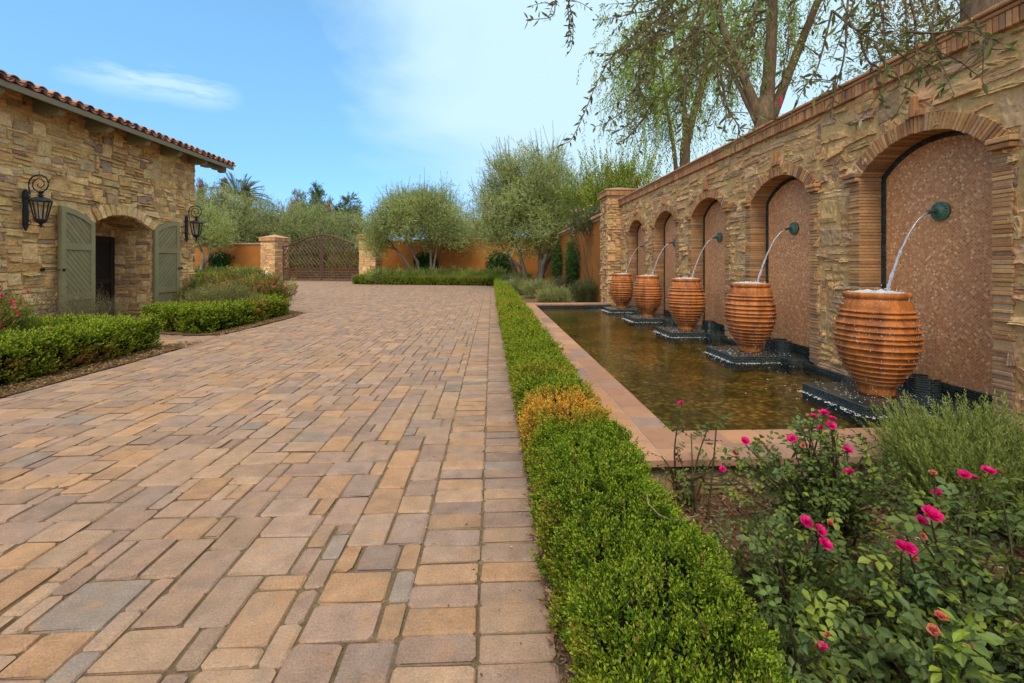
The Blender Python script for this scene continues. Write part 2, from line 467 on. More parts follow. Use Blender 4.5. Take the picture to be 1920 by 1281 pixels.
def mat_pebbles():
    m, nt, N, Lk = new_mat('pebble_floor')
    out = N('ShaderNodeOutputMaterial'); b = N('ShaderNodeBsdfPrincipled'); b.inputs['Roughness'].default_value = .6
    tc = N('ShaderNodeTexCoord')
    v = N('ShaderNodeTexVoronoi'); v.inputs['Scale'].default_value = 17; Lk(tc.outputs['Object'], v.inputs['Vector'])
    sp = N('ShaderNodeSeparateColor'); Lk(v.outputs['Color'], sp.inputs[0])
    rmp = N('ShaderNodeValToRGB'); e = rmp.color_ramp.elements
    cols = [(.08, .07, .018), (.23, .165, .05), (.16, .14, .035), (.34, .22, .08), (.21, .185, .07), (.43, .30, .13)]
    while len(e) < len(cols): e.new(.5)
    for k, c in enumerate(cols): e[k].position = k / (len(cols) - 1); e[k].color = (*c, 1)
    Lk(sp.outputs[0], rmp.inputs[0])
    n = N('ShaderNodeTexNoise'); n.inputs['Scale'].default_value = 1.3; n.inputs['Detail'].default_value = 5; Lk(tc.outputs['Object'], n.inputs['Vector'])
    r = N('ShaderNodeMapRange'); r.inputs[1].default_value = .40; r.inputs[2].default_value = .58; Lk(n.outputs['Fac'], r.inputs[0])
    mx = N('ShaderNodeMix'); mx.data_type = 'RGBA'; mx.blend_type = 'MULTIPLY'; mx.inputs[7].default_value = (.36, .52, .16, 1)
    Lk(r.outputs[0], mx.inputs[0]); Lk(rmp.outputs[0], mx.inputs[6])
    d = N('ShaderNodeMapRange'); d.inputs[1].default_value = .25; d.inputs[2].default_value = .6; d.inputs[3].default_value = 1; d.inputs[4].default_value = .25
    Lk(v.outputs['Distance'], d.inputs[0])
    m2 = N('ShaderNodeMix'); m2.data_type = 'RGBA'; m2.blend_type = 'MULTIPLY'; m2.inputs[0].default_value = 1
    Lk(mx.outputs[2], m2.inputs[6]); Lk(d.outputs[0], m2.inputs[7]); Lk(m2.outputs[2], b.inputs['Base Color'])
    bp = N('ShaderNodeBump'); bp.inputs['Strength'].default_value = .8; bp.inputs['Distance'].default_value = .03; bp.invert = True
    Lk(v.outputs['Distance'], bp.inputs['Height']); Lk(bp.outputs[0], b.inputs['Normal'])
    Lk(b.outputs[0], out.inputs[0]); return m
M['pebble'] = mat_pebbles()

def mat_water():
    m, nt, N, Lk = new_mat('pool_water')
    out = N('ShaderNodeOutputMaterial'); t = N('ShaderNodeBsdfTransparent'); t.inputs[0].default_value = (.97, .90, .58, 1)
    g = N('ShaderNodeBsdfGlossy'); g.inputs['Roughness'].default_value = .03
    fr = N('ShaderNodeFresnel'); fr.inputs['IOR'].default_value = 1.38
    tc = N('ShaderNodeTexCoord')
    n = N('ShaderNodeTexNoise'); n.inputs['Scale'].default_value = 9; n.inputs['Detail'].default_value = 3; Lk(tc.outputs['Object'], n.inputs['Vector'])
    n2 = N('ShaderNodeTexNoise'); n2.inputs['Scale'].default_value = 34; n2.inputs['Detail'].default_value = 2; Lk(tc.outputs['Object'], n2.inputs['Vector'])
    ad = N('ShaderNodeMath'); ad.operation = 'MULTIPLY_ADD'; ad.inputs[1].default_value = .35
    Lk(n2.outputs['Fac'], ad.inputs[0]); Lk(n.outputs['Fac'], ad.inputs[2])
    bp = N('ShaderNodeBump'); bp.inputs['Strength'].default_value = .2; bp.inputs['Distance'].default_value = .02
    Lk(ad.outputs[0], bp.inputs['Height']); Lk(bp.outputs[0], g.inputs['Normal']); Lk(bp.outputs[0], fr.inputs['Normal'])
    ms = N('ShaderNodeMixShader'); Lk(fr.outputs[0], ms.inputs[0]); Lk(t.outputs[0], ms.inputs[1]); Lk(g.outputs[0], ms.inputs[2])
    Lk(ms.outputs[0], out.inputs[0]); return m
M['water'] = mat_water()

SUN_E, SUN_A, EXPO = 1.5, 25, 0.65
SKY_T = (.92, 1.6, 1.80)
SKY_H = (.58, .92, 1.45)
CLOUD = (4.3, 6.0, 7.0)
CLOUD_FILL = (13.2, 11.2, 8.7)  # unseen sky behind and overhead, brightened beyond the front clouds to light the walls
# ================================================================== GROUND
ZC, ZW, ZP = .23, .12, .20            # pool coping, water, pedestal tops
WX = 3.99                              # face of the fountain wall
AY = [4.02 + 2.043 * k for k in range(5)]

def poly_sheet(name, pts, z, mat, col, kind='structure'):
    mb = MB(); pts = np.array(pts, float)
    mb.add(np.c_[pts, np.full(len(pts), z)], np.arange(len(pts))[None], col)
    return tag(mb.build(name, mat, origin=(0, 0, 0)), kind=kind)

poly_sheet('ground', [(-260, -60), (260, -60), (260, 420), (-260, 420)], -.06, M['soil'], (.20, .15, .095))

def wall_d(xc): return 33.6 - .31 * (xc + 2.28)
def camp(l): return [tuple(cam(x, d)) for x, d in l]
farbed = camp([(-1.0, 29.3), (-5, 30.15), (-9.6, 31.1), (-11.0, 31.9), (-11.4, 32.9), (-10.9, 35.8), (-10.3, 36.0), (3.4, 31.9), (3.4, 29.3)])
leftbed = camp([(-34, 36.5), (-24, 36.3), (-22.6, 37.4), (-22.1, 39.5), (-34, 43.2)])
bedA = [(-9.7, -2.5), (-5.12, -2.5), (-5.12, 7.3), (-5.2, 7.75), (-5.5, 7.95), (-7.0, 8.02), (-8.6, 8.32), (-9.7, 9.6)]
bedB = [(-9.7, 10.5), (-8.6, 9.8), (-7.3, 9.55), (-6.1, 9.12), (-5.45, 9.1), (-5.3, 9.5), (-5.25, 12.2), (-5.5, 13.3), (-6.2, 14.0), (-9.7, 14.6)]
bedR = [(.24, -2.5), (.24, 29.4), (3.74, 31.5), (3.74, 13.7), (.85, 13.7), (.85, 2.66), (4.0, 2.66), (4.0, -2.5)]
for p in (farbed, leftbed, bedA, bedB, bedR):
    poly_sheet('mulch_bed', p, .012, M['soil'], (.17, .105, .06))

def inpoly(x, y, poly):
    r = np.zeros(np.shape(x), bool); n = len(poly)
    for i in range(n):
        (x0, y0), (x1, y1) = poly[i], poly[(i + 1) % n]
        if y0 == y1: continue
        r ^= ((y0 > y) != (y1 > y)) & (x < (x1 - x0) * (y - y0) / (y1 - y0) + x0)
    return r

# ------------------------------------------------------------------ paved drive: every stone a slab of its own size and tint
PAV = [(0.310, 0.211, 0.143), (0.342, 0.215, 0.129), (0.284, 0.195, 0.145), (0.257, 0.185, 0.145), (0.356, 0.215, 0.120), (0.236, 0.190, 0.153), (0.310, 0.215, 0.151), (0.286, 0.194, 0.141), (0.333, 0.224, 0.145)]
PAVW = [5, 4, 5, 3.2, 2.6, .9, 5, 4, 4]

def slabs(mb, x0, x1, y0, y1, gap, cut):
    n = len(x0); g = gap + rng.uniform(0, .003, n)
    x0, x1, y0, y1 = x0 + g, x1 - g, y0 + g, y1 - g
    c = np.minimum(cut * rng.uniform(.6, 1.5, (n, 4)), (np.minimum(x1 - x0, y1 - y0) * .3)[:, None])
    jt = lambda: rng.normal(0, .0032, n)
    def ring(i):
        X0, X1, Y0, Y1 = x0 + i + jt(), x1 - i + jt(), y0 + i + jt(), y1 - i + jt()
        k = np.maximum(c - i * .3, .004)
        return np.stack([np.stack([X0 + k[:, 0], Y0 + jt()], -1), np.stack([X1 - k[:, 1], Y0 + jt()], -1), np.stack([X1 + jt() * .5, Y0 + k[:, 1]], -1), np.stack([X1 + jt() * .5, Y1 - k[:, 2]], -1),
                         np.stack([X1 - k[:, 2], Y1 + jt()], -1), np.stack([X0 + k[:, 3], Y1 + jt()], -1), np.stack([X0 + jt() * .5, Y1 - k[:, 3]], -1), np.stack([X0 + jt() * .5, Y0 + k[:, 0]], -1)], 1)
    z = rng.normal(0, .0014, n)
    R0, R1, R2 = ring(0.), ring(.0022), ring(.0075)
    tl = rng.normal(0, .004, (n, 2))
    def put(Rr, dz):
        cx = Rr.mean(1, keepdims=True); off = Rr - cx
        return np.concatenate([Rr, (z[:, None] + dz + off[..., 0] * tl[:, :1] + off[..., 1] * tl[:, 1:])[..., None]], -1)
    V = np.concatenate([put(R0, -.022), put(R1, -.0065), put(R2, 0.)], 1)          # (n,24,3)
    i = np.arange(8); j = (i + 1) % 8
    q = np.concatenate([np.stack([i, j, j + 8, i + 8], -1), np.stack([i + 8, j + 8, j + 16, i + 16], -1)])
    top = np.arange(16, 24)[None]
    o = (np.arange(n) * 24)[:, None, None]
    k1 = rng.choice(len(PAV), n, p=np.array(PAVW) / sum(PAVW)); k2 = np.where(rng.random(n) < 2, k1, rng.choice(len(PAV), n, p=np.array(PAVW) / sum(PAVW)))
    P = np.array(PAV); br = rng.uniform(.86, 1.13, (n, 1))
    ca, cb = P[k1] * br, P[k2] * br
    w = np.clip(.5 + np.cos(np.arange(8)[None] * PI / 4 + rng.uniform(0, 7, (n, 1))) * .6, 0, 1)[..., None]
    cc = ca[:, None] * w + cb[:, None] * (1 - w)
    cc = np.concatenate([cc * .97, cc * 1.0, cc], 1).reshape(-1, 3)
    mb.add(V.reshape(-1, 3), [(q[None] + o).reshape(-1, 4), (top[None] + o).reshape(-1, 8)], cc)

mb = MB(); ms = .096
gx0, gy0 = -.345 - ms * 300, .25
nx, ny = 300, 402
CX, CY = np.meshgrid(gx0 + (np.arange(nx) + .5) * ms, gy0 + (np.arange(ny) + .5) * ms)
mask = (CX > -1.22 * CY - 1.2)
for p in (farbed, leftbed, bedA, bedB): mask &= ~inpoly(CX, CY, p)
xcam = CX * CP - CY * SP; dcam = CX * SP + CY * CP
mask &= (dcam < wall_d(xcam) + .3) & ~((CX < -9.6) & (CY < 15.2))
L = layout(nx, ny, [(3, 2), (2, 3), (2, 2), (1, 2), (2, 1), (3, 3), (1, 1)], [8, 6, 4, .8, .5, 2.6, .1], mask)
slabs(mb, gx0 + L[:, 0] * ms, gx0 + (L[:, 0] + L[:, 2]) * ms, gy0 + L[:, 1] * ms, gy0 + (L[:, 1] + L[:, 3]) * ms, .0024, .0125)
for xa, xb in ((-.345, -.053), (-.053, .239)):
    ys = np.cumsum(rng.uniform(.128, .145, 212)) + .2; ys = ys[ys < 29.2]
    slabs(mb, np.full(len(ys) - 1, xa), np.full(len(ys) - 1, xb), ys[:-1], ys[1:], .002, .012)
tag(mb.build('paved_driveway', M['paver'], origin=(0, 0, 0)), kind='structure')
poly_sheet('joint_sand', [(-30, -3), (.26, -3), (.26, 40), (-30, 44)], -.0105, M['soil'], (.20, .15, .085))
road = camp([(-21, 39.8), (-11, 36.8), (-9, 60), (-30, 62)])
poly_sheet('road', road, -.03, M['soil'], (.50, .44, .38))

# bark chips on the bed in the foreground
mb = MB(); n = 17000
P = np.c_[rng.uniform(.22, 4.0, n), rng.uniform(.5, 2.72, n), rng.uniform(.012, .03, n)]
k = rng.random(n) < .13; P[k, 0] = rng.uniform(.22, .3, k.sum()); P[k, 1] = rng.uniform(.5, 9, k.sum())
a = rng.uniform(0, 7, n); D = nrm(np.c_[np.cos(a), np.sin(a), rng.normal(0, .22, n)]); S = nrm(np.c_[-np.sin(a), np.cos(a), rng.normal(0, .3, n)])
diamonds(mb, P, D, S, rng.uniform(.015, .055, n), rng.uniform(.007, .018, n), pick([(.30, .17, .09), (.15, .08, .04), (.42, .27, .16), (.58, .43, .29), (.34, .15, .075)], n, [5, 4, 3, 1.5, 2]), .1)
tag(mb.build('bark_mulch', M['soil'], origin=(2, 1.6, 0)), 'brown bark chips strewn over the rose bed soil', 'mulch', kind='stuff')
mb = MB(); n = 7000
t = rng.random(n); y = 3.0 + 5.3 * t; x = -5.13 - rng.random(n) * .42
k = rng.random(n) < .35; y[k] = 9.05 + rng.random(k.sum()) * 4; x[k] = -5.28 - rng.random(k.sum()) * .35
P = np.c_[x, y, rng.uniform(.012, .035, n)]; a = rng.uniform(0, 7, n)
D = nrm(np.c_[np.cos(a), np.sin(a), rng.normal(0, .25, n)]); S = nrm(np.c_[-np.sin(a), np.cos(a), rng.normal(0, .3, n)])
diamonds(mb, P, D, S, rng.uniform(.02, .05, n), rng.uniform(.012, .024, n), pick([(.24, .15, .07), (.15, .09, .04), (.36, .25, .11), (.45, .30, .12)], n, [4, 4, 3, 1.5]), .1)
tag(mb.build('leaf_litter', M['soil'], origin=(-5.4, 6, 0)), 'dry leaf litter along the foot of the clipped hedges by the gatehouse', 'leaf litter', kind='stuff')

mb = MB(); n = 420
P = np.c_[np.where(rng.random(n) < .55, .2 - np.abs(rng.normal(0, .35, n)), rng.uniform(-5, .1, n)), rng.uniform(1.2, 12, n), np.full(n, .006)]
a = rng.uniform(0, 7, n); D = nrm(np.c_[np.cos(a), np.sin(a), rng.normal(0, .15, n)]); S = nrm(np.c_[-np.sin(a), np.cos(a), rng.normal(0, .3, n)])
diamonds(mb, P, D, S, rng.uniform(.008, .024, n), rng.uniform(.004, .011, n), pick([(.45, .32, .16), (.16, .09, .04), (.6, .5, .3), (.3, .2, .05)], n), .2)
tag(mb.build('fallen_leaves', M['soil'], origin=(-1, 5, 0)), 'tiny dry leaves and bits scattered over the pavers', 'leaf litter', kind='stuff')

# ================================================================== FOUNTAIN WALL
STN = [(0.544, 0.332, 0.150), (0.593, 0.374, 0.176), (0.465, 0.278, 0.140), (0.633, 0.413, 0.207), (0.396, 0.245, 0.145), (0.346, 0.226, 0.150), (0.573, 0.327, 0.145), (0.504, 0.332, 0.176)]
STNW = [6, 6, 4, 4, 2, 1.4, 4, 4]
MORT = (.56, .365, .155)
BRK = [(0.440, 0.230, 0.095), (0.361, 0.176, 0.076), (0.510, 0.295, 0.129), (0.290, 0.156, 0.084), (0.475, 0.254, 0.099), (0.396, 0.238, 0.125)]
BRKW = [6, 4, 4, 2, 5, 3]
aw, zs, rise = .64, 2.33, .30
AR = (aw * aw + rise * rise) / (2 * rise); azc = zs + rise - AR
wall = thing('fountain_wall', (WX, 8, 0), 'tall tan rubble stone wall with five brick arched fountain niches behind the pool', 'wall')
W0, W1, WT = -1.5, 13.65, 3.22
def wmask(a, b):
    y = a + W0; m = np.ones_like(y, bool)
    for yc in AY:
        dy = np.abs(y - yc)
        m &= ~(((dy < aw + .06) & (b + .15 <= zs)) | ((b + .15 > zs) & (dy * dy + (b + .15 - azc) ** 2 < (AR + .075) ** 2)))
    return m
mb = MB()
stones(mb, W1 - W0, WT - .15, lambda a, b, d: np.c_[WX - d, W0 + a, .15 + b], STN, STNW, wmask)
def hole_face(mb, x, ylo, yhi, zlo, zhi, centers, half, zsp, R, zc, col, steps=18):
    """face at constant x with arched holes"""
    segs = []; y = ylo
    for c in centers:
        segs.append((y, c - half, None)); e = np.linspace(c - half, c + half, steps + 1)
        segs += [(e[i], e[i + 1], c) for i in range(steps)]; y = c + half
    segs.append((y, yhi, None))
    for a, b, c in segs:
        if c is None: za = zb = zlo
        else: za, zb = [zc + math.sqrt(max(R * R - (q - c) ** 2, 0)) for q in (a, b)]
        mb.add([(x, a, za), (x, b, zb), (x, b, zhi), (x, a, zhi)], np.arange(4)[None], col)
hole_face(mb, WX - .006, W0, W1, 0, WT, AY, aw + .05, zs, AR + .05, azc, MORT)
box(mb, WX + .26, 4.6, W0, W1, -.06, WT, MORT)
box(mb, WX, WX + .26, W0, W0 + .02, 0, WT, MORT)
mb.build('stone_face', M['stone'], wall)

mb = MB(); ny_ = int((W1 - W0) / .0445)
yy = W0 + (np.arange(ny_) + .5) * .0445
n = len(yy)
boxes(mb, np.c_[np.full(n, WX + .10) + rng.normal(0, .003, n), yy, np.full(n, 3.275)], np.c_[np.full(n, .16), np.full(n, .0195), np.full(n, .062)], .004, pick([(.48, .235, .10), (.40, .19, .085), (.54, .29, .13), (.34, .18, .10)], n, [5, 4, 3, 1.5]) * rng.uniform(.85, 1.2, (n, 1)))
box(mb, WX - .03, 4.62, W0, W1, 3.214, 3.33, (.30, .2, .12))
for k, (pr, za, zb) in enumerate(((.075, 3.339, 3.372), (.10, 3.3745, 3.41))):
    ys = np.arange(W0, W1, .31)
    for a in ys:
        box(mb, WX - pr + rng.normal(0, .002), 4.68, a + .002, min(a + .308, W1), za, zb, np.array((.48, .245, .115)) * rng.uniform(.85, 1.15), .008)
mb.build('coping', M['brick'], wall)

def bcol(n): return pick(BRK, n, BRKW) * rng.uniform(.88, 1.14, (n, 1))
PANELX = WX + .232
for yc in AY:
    mb = MB()
    nz = int((zs - .19) / .0345); z = .19 + (np.arange(nz) + .5) * (zs - .19) / nz
    for s in (-1, 1):
        w = rng.normal(0, .004, nz) + .07
        c = bcol(nz); lo = np.clip((1.0 - z) / .9, 0, 1)[:, None] * .5
        c = c * (1 - lo) + np.array((.36, .29, .225)) * lo * rng.uniform(.75, 1.1, (nz, 1))
        boxes(mb, np.c_[np.full(nz, WX + .095) + rng.normal(0, .004, nz), yc + s * (aw + w), z], np.c_[np.full(nz, .121), w + rng.uniform(0, .004, nz), np.full(nz, .0138) + rng.normal(0, .0009, nz)], .003, c)
        box(mb, WX - .019, WX + .225, yc + s * (aw + .004), yc + s * (aw + .134), .18, zs, (.42, .29, .165))
        for q, (zz, pr, ex) in enumerate(((zs - .015, .03, .014), (zs + .032, .042, .024))):
            boxes(mb, [[WX + .09 - pr / 2, yc + s * (aw + .075 + ex / 2), zz]], [[.135 + pr / 2, .078 + ex / 2, .021]], .006, bcol(1))
    th = math.asin(aw / AR) + .02; nb = 47; t = -th + (np.arange(nb) + .5) * 2 * th / nb
    rr = AR + .075
    C = np.c_[np.full(nb, WX + .093) + rng.normal(0, .004, nb), yc + rr * np.sin(t), azc + rr * np.cos(t)]
    Rm = np.zeros((nb, 3, 3)); Rm[:, 0, 0] = 1
    Rm[:, 1, 1] = np.cos(t); Rm[:, 2, 1] = -np.sin(t); Rm[:, 1, 2] = np.sin(t); Rm[:, 2, 2] = np.cos(t)
    boxes(mb, C, np.c_[np.full(nb, .122), np.full(nb, rr * th / nb - .003), np.full(nb, .076) + rng.normal(0, .003, nb)], .003, bcol(nb), Rm)
    # mortar ring behind the bricks
    t2 = np.linspace(-th, th, 25)
    for r_, in ((AR + .006,),):
        V = np.concatenate([np.c_[np.full(25, x), yc + r_ * np.sin(t2), azc + r_ * np.cos(t2)] for x in (WX - .019, WX + .23)])
        i = np.arange(24); mb.add(V, np.stack([i, i + 1, i + 26, i + 25], -1), (.42, .29, .165))
    V = np.concatenate([np.c_[np.full(25, WX - .020), yc + r_ * np.sin(t2), azc + r_ * np.cos(t2)] for r_ in (AR + .006, AR + .145)])
    mb.add(V, np.stack([i, i + 1, i + 26, i + 25], -1), (.42, .29, .165))
    mb.build('brick_arch', M['brick'], wall)
    mb = MB(); zt = azc + AR + .15
    boxes(mb, [[WX - .03, yc, zt + .095]], [[.035, .027, .095]], .005, (.46, .21, .085))
    for s in (-1, 1): boxes(mb, [[WX - .025, yc + s * .062, zt + .025]], [[.035, .024, .032]], .005, (.42, .21, .10))
    mb.build('keystone', M['brick'], wall)
    mb = MB()
    mb.add([(PANELX, yc - .68, .19), (PANELX, yc + .68, .19), (PANELX, yc + .68, 2.68), (PANELX, yc - .68, 2.68)], np.arange(4)[None], (.4, .2, .1))
    mb.build('mosaic_panel', M['mosaic'], wall)
    mb = MB()
    def rim(off):
        tt = np.linspace(-math.asin((aw - off) / (AR - off)), math.asin((aw - off) / (AR - off)), 25)
        arc = np.c_[yc + (AR - off) * np.sin(tt), azc + (AR - off) * np.cos(tt)]
        return np.concatenate([[(yc - aw + off, .19)], arc, [(yc + aw - off, .19)]])
    a_, b_ = rim(-.02), rim(.048); m_ = len(a_)
    for x in (PANELX - .012,):
        V = np.concatenate([np.c_[np.full(m_, x), a_], np.c_[np.full(m_, x), b_], np.c_[np.full(m_, PANELX), b_]])
        i = np.arange(m_ - 1); mb.add(V, np.concatenate([np.stack([i, i + 1, i + 1 + m_, i + m_], -1), np.stack([i + m_, i + m_ + 1, i + 1 + 2 * m_, i + 2 * m_], -1)]), (.02, .03, .03))
    box(mb, PANELX - .02, PANELX - .002, yc - aw, yc + aw, .19, .30, (.02, .03, .03))
    mb.build('niche_border', M['blacktile'], wall)
    mb = MB(); zz = 1.90
    def disc(x, r, n=28): a = np.arange(n) * 2 * PI / n; return np.c_[np.full(n, x), yc + r * np.cos(a), zz + r * np.sin(a)]
    rings = [(PANELX, .10), (PANELX - .02, .105), (PANELX - .03, .092), (PANELX - .026, .08), (PANELX - .045, .05), (PANELX - .055, .03), (PANELX - .06, .0005)]
    V = np.concatenate([disc(r_[0], r_[1] * .87) for r_ in rings]); i = np.arange(28); j = (i + 1) % 28
    cols = np.repeat(np.array([(.06, .08, .055), (.08, .15, .10), (.11, .19, .13), (.06, .11, .075), (.10, .22, .15), (.06, .11, .08), (.05, .075, .05)]), 28, 0)
    mb.add(V, np.concatenate([np.stack([i + 28 * k, j + 28 * k, j + 28 * k + 28, i + 28 * k + 28], -1) for k in range(6)]), cols)
    for q in range(16):
        t = q * 2 * PI / 16
        bar(mb, (PANELX - .032, yc + .045 * math.cos(t), zz + .045 * math.sin(t)), (PANELX - .03, yc + .078 * math.cos(t), zz + .078 * math.sin(t)), .008, .014, (.08, .2, .15))
    tube(mb, [(PANELX - .03, yc, zz), (PANELX - .10, yc, zz - .002), (PANELX - .135, yc, zz - .012)], [.017, .015, .018], (.05, .10, .08), 10)
    mb.build('spout', M['bronze'], wall)
mb = MB(); box(mb, WX - .085, WX + .02, 2.9, 13.3, 0, .165, (.03, .04, .04)); mb.build('base_ledge', M['blacktile'], wall)

# end pillar of the fountain wall
def pillar(p, cx, cy, hw, hd, zt, ang, capo, ztop, sides=(0, 1, 2, 3), small=1.):
    """square stone pier with a bricked cap; p root"""
    mb = MB(); Rz = rotz(ang)
    box(mb, -hw + .01, hw - .01, -hd + .01, hd - .01, -.06, zt, MORT)
    for s in sides:
        wd = [hw, hd, hw, hd][s] * 2
        fns = [lambda a, b, d: np.c_[-hw + a, -hd - d, b], lambda a, b, d: np.c_[hw + d, -hd + a, b], lambda a, b, d: np.c_[hw - a, hd + d, b], lambda a, b, d: np.c_[-hw - d, hd - a, b]]
        stones(mb, wd, zt, fns[s], STN, STNW, mx=.085 * small, my=.088 * small)
    for k in range(len(mb.v)): mb.v[k] = mb.v[k] @ Rz.T + np.array([cx, cy, 0])
    mb.build('stone_shaft', M['stone'], p)
    mb = MB()
    z0 = zt; bh = (ztop - zt) * .45
    for (ax, ln, of) in ((0, hw, hd), (1, hd, hw)):
        n = int(2 * (ln + capo) / (.05 * small)); q = -ln - capo + (np.arange(n) + .5) * 2 * (ln + capo) / n
        for s in (-1, 1):
            C = np.zeros((n, 3)); C[:, ax] = q; C[:, 1 - ax] = s * (of + capo - .05); C[:, 2] = z0 + bh / 2
            Hh = np.zeros((n, 3)); Hh[:, ax] = (ln + capo) / n - .002; Hh[:, 1 - ax] = .06 - .004 * ax; Hh[:, 2] = bh / 2 - .002 * ax
            boxes(mb, C, Hh, .005, bcol(n))
    o = capo + .03
    box(mb, -hw - o, hw + o, -hd - o, hd + o, z0 + bh + .002, z0 + bh + .045, (.43, .24, .13), .01)
    ap = np.array([[-hw - o + .02, -hd - o + .02, z0 + bh + .046], [hw + o - .02, -hd - o + .02, z0 + bh + .046], [hw + o - .02, hd + o - .02, z0 + bh + .046], [-hw - o + .02, hd + o - .02, z0 + bh + .046], [0, 0, ztop]])
    mb.add(ap, np.array([[0, 1, 4], [1, 2, 4], [2, 3, 4], [3, 0, 4]]), (.46, .26, .15))
    box(mb, -hw + .02, hw - .02, -hd + .02, hd - .02, z0 - .05, z0 + bh, (.3, .2, .12))
    for k in range(len(mb.v)): mb.v[k] = mb.v[k] @ Rz.T + np.array([cx, cy, 0])
    mb.build('pier_cap', M['brick'], p)
pr = thing('stone_pillar', (4.0, 14.1, 0), 'rubble stone pillar with a brick cap ending the fountain wall beside the orange wall', 'pillar')
pillar(pr, 4.05, 14.12, .48, .46, 3.52, 0, .06, 3.86, sides=(0, 3))

# ================================================================== POOL
pool = thing('fountain_pool', (2.4, 8, 0), 'long rectangular pool edged with terracotta tile coping beside the driveway hedge', 'pool')
mb = MB()
TC = [(0.370, 0.205, 0.122), (0.400, 0.227, 0.137), (0.340, 0.187, 0.115), (0.296, 0.176, 0.122), (0.392, 0.209, 0.111), (0.266, 0.180, 0.144)]
TW = [6, 5, 4, 2, 5, 1]
def tiles(xs0, xs1, along, lo, hi, L0, L1):
    p = lo + rng.uniform(-L0, 0)
    while p < hi:
        q = p + rng.uniform(L0, L1); a, b = max(p, lo), min(q, hi)
        if b - a > .05:
            c = pick(TC, 1, TW)[0] * rng.uniform(.9, 1.1)
            z1 = ZC + rng.normal(0, .0008)
            if along == 1: box(mb, xs0 + .002, xs1 - .002, a + .002, b - .002, ZC - .05, z1, c, .006)
            else: box(mb, a + .002, b - .002, xs0 + .002, xs1 - .002, ZC - .05, z1, c, .006)
        p = q
tiles(.82, 1.045, 1, 2.64, 13.65, .2, .46); tiles(1.045, 1.27, 1, 2.64, 13.65, .2, .46)
tiles(2.64, 2.87, 0, 1.272, 4.05, .25, .46); tiles(2.87, 3.10, 0, 1.272, 4.05, .25, .46)
tiles(13.2, 13.42, 0, 1.272, 3.56, .25, .46); tiles(13.42, 13.65, 0, 1.272, 3.56, .25, .46)
box(mb, .83, 1.26, 2.65, 13.64, ZC - .045, ZC - .004, (.33, .25, .17), .002)
box(mb, 1.268, 4.04, 2.65, 3.09, ZC - .045, ZC - .004, (.33, .25, .17), .002); box(mb, 1.268, 3.55, 13.21, 13.64, ZC - .045, ZC - .004, (.33, .25, .17), .002)
mb.build('coping', M['tile'], pool)
mb = MB()
box(mb, .88, 1.24, 2.72, 13.6, -.06, ZC - .051, MORT); box(mb, 1.24, 4.1, 2.72, 3.06, -.06, ZC - .051, MORT); box(mb, 1.24, 3.6, 13.24, 13.6, -.06, ZC - .051, MORT)
stones(mb, 3.2, ZC - .055, lambda a, b, d: np.c_[.88 + a, 2.715 - d, b], [(.28, .20, .12), (.22, .16, .105), (.33, .24, .14)], [3, 2, 2], mx=.1, my=.085, sizes=[(2, 1), (3, 1), (4, 1), (2, 2), (3, 2)], wts=[3, 4, 3, 1, 1])
mb.build('pool_wall', M['stone'], pool)
mb = MB()
box(mb, 1.241, 1.256, 3.06, 13.24, .0, ZC - .052, (.02, .03, .03)); box(mb, 1.257, 3.99, 3.061, 3.076, 0, ZC - .052, (.02, .03, .03)); box(mb, 1.257, 3.6, 13.224, 13.239, 0, ZC - .052, (.02, .03, .03))
mb.build('tile_lining', M['blacktile'], pool)
mb = MB()
mb.add([(1.25, 3.07, .004), (4.2, 3.07, .004), (4.2, 13.24, .004), (1.25, 13.24, .004)], np.arange(4)[None], (.2, .15, .06))
tag(mb.build('pool_floor', M['pebble'], origin=(0, 0, 0)), kind='structure')
mb = MB()
mb.add([(1.25, 3.07, ZW), (4.0, 3.07, ZW), (4.0, 13.24, ZW), (1.25, 13.24, ZW)], np.arange(4)[None], (.2, .15, .06))
tag(mb.build('water', M['water'], origin=(0, 0, ZW)), kind='structure')

NTH = ['nearest', 'second nearest', 'middle', 'second farthest', 'farthest']
BES = ['beside the rosemary bush', 'second nearest of the five in the pool', 'third of the five in the pool', 'second from the stone pillar', 'beside the stone pillar']
PX = 3.58
# pedestals
mb = MB(); yc = AY[0]
box(mb, PX - .435, 3.76, yc - .385, yc + .385, .006, ZP, (.03, .04, .04), .003)
box(mb, 3.758, PANELX - .003, yc - .61, yc + .61, .006, ZP - .012, (.03, .04, .04), .003)
ped = mb.build('pedestal', M['blacktile'], origin=(PX, yc, 0))
peds = [ped] + [copy_tree(ped, None, (PX, y, 0)) for y in AY[1:]]
PLAB = ['black mosaic tile pedestal nearest the camera under the largest urn', 'black mosaic tile pedestal under the second nearest urn', 'black mosaic tile pedestal under the middle urn of five', 'black mosaic tile pedestal under the second farthest urn', 'black mosaic tile pedestal under the farthest urn by the pillar']
for p_, l in zip(peds, PLAB): tag(p_, l, 'pedestal', 'black tiled pedestals in the pool')

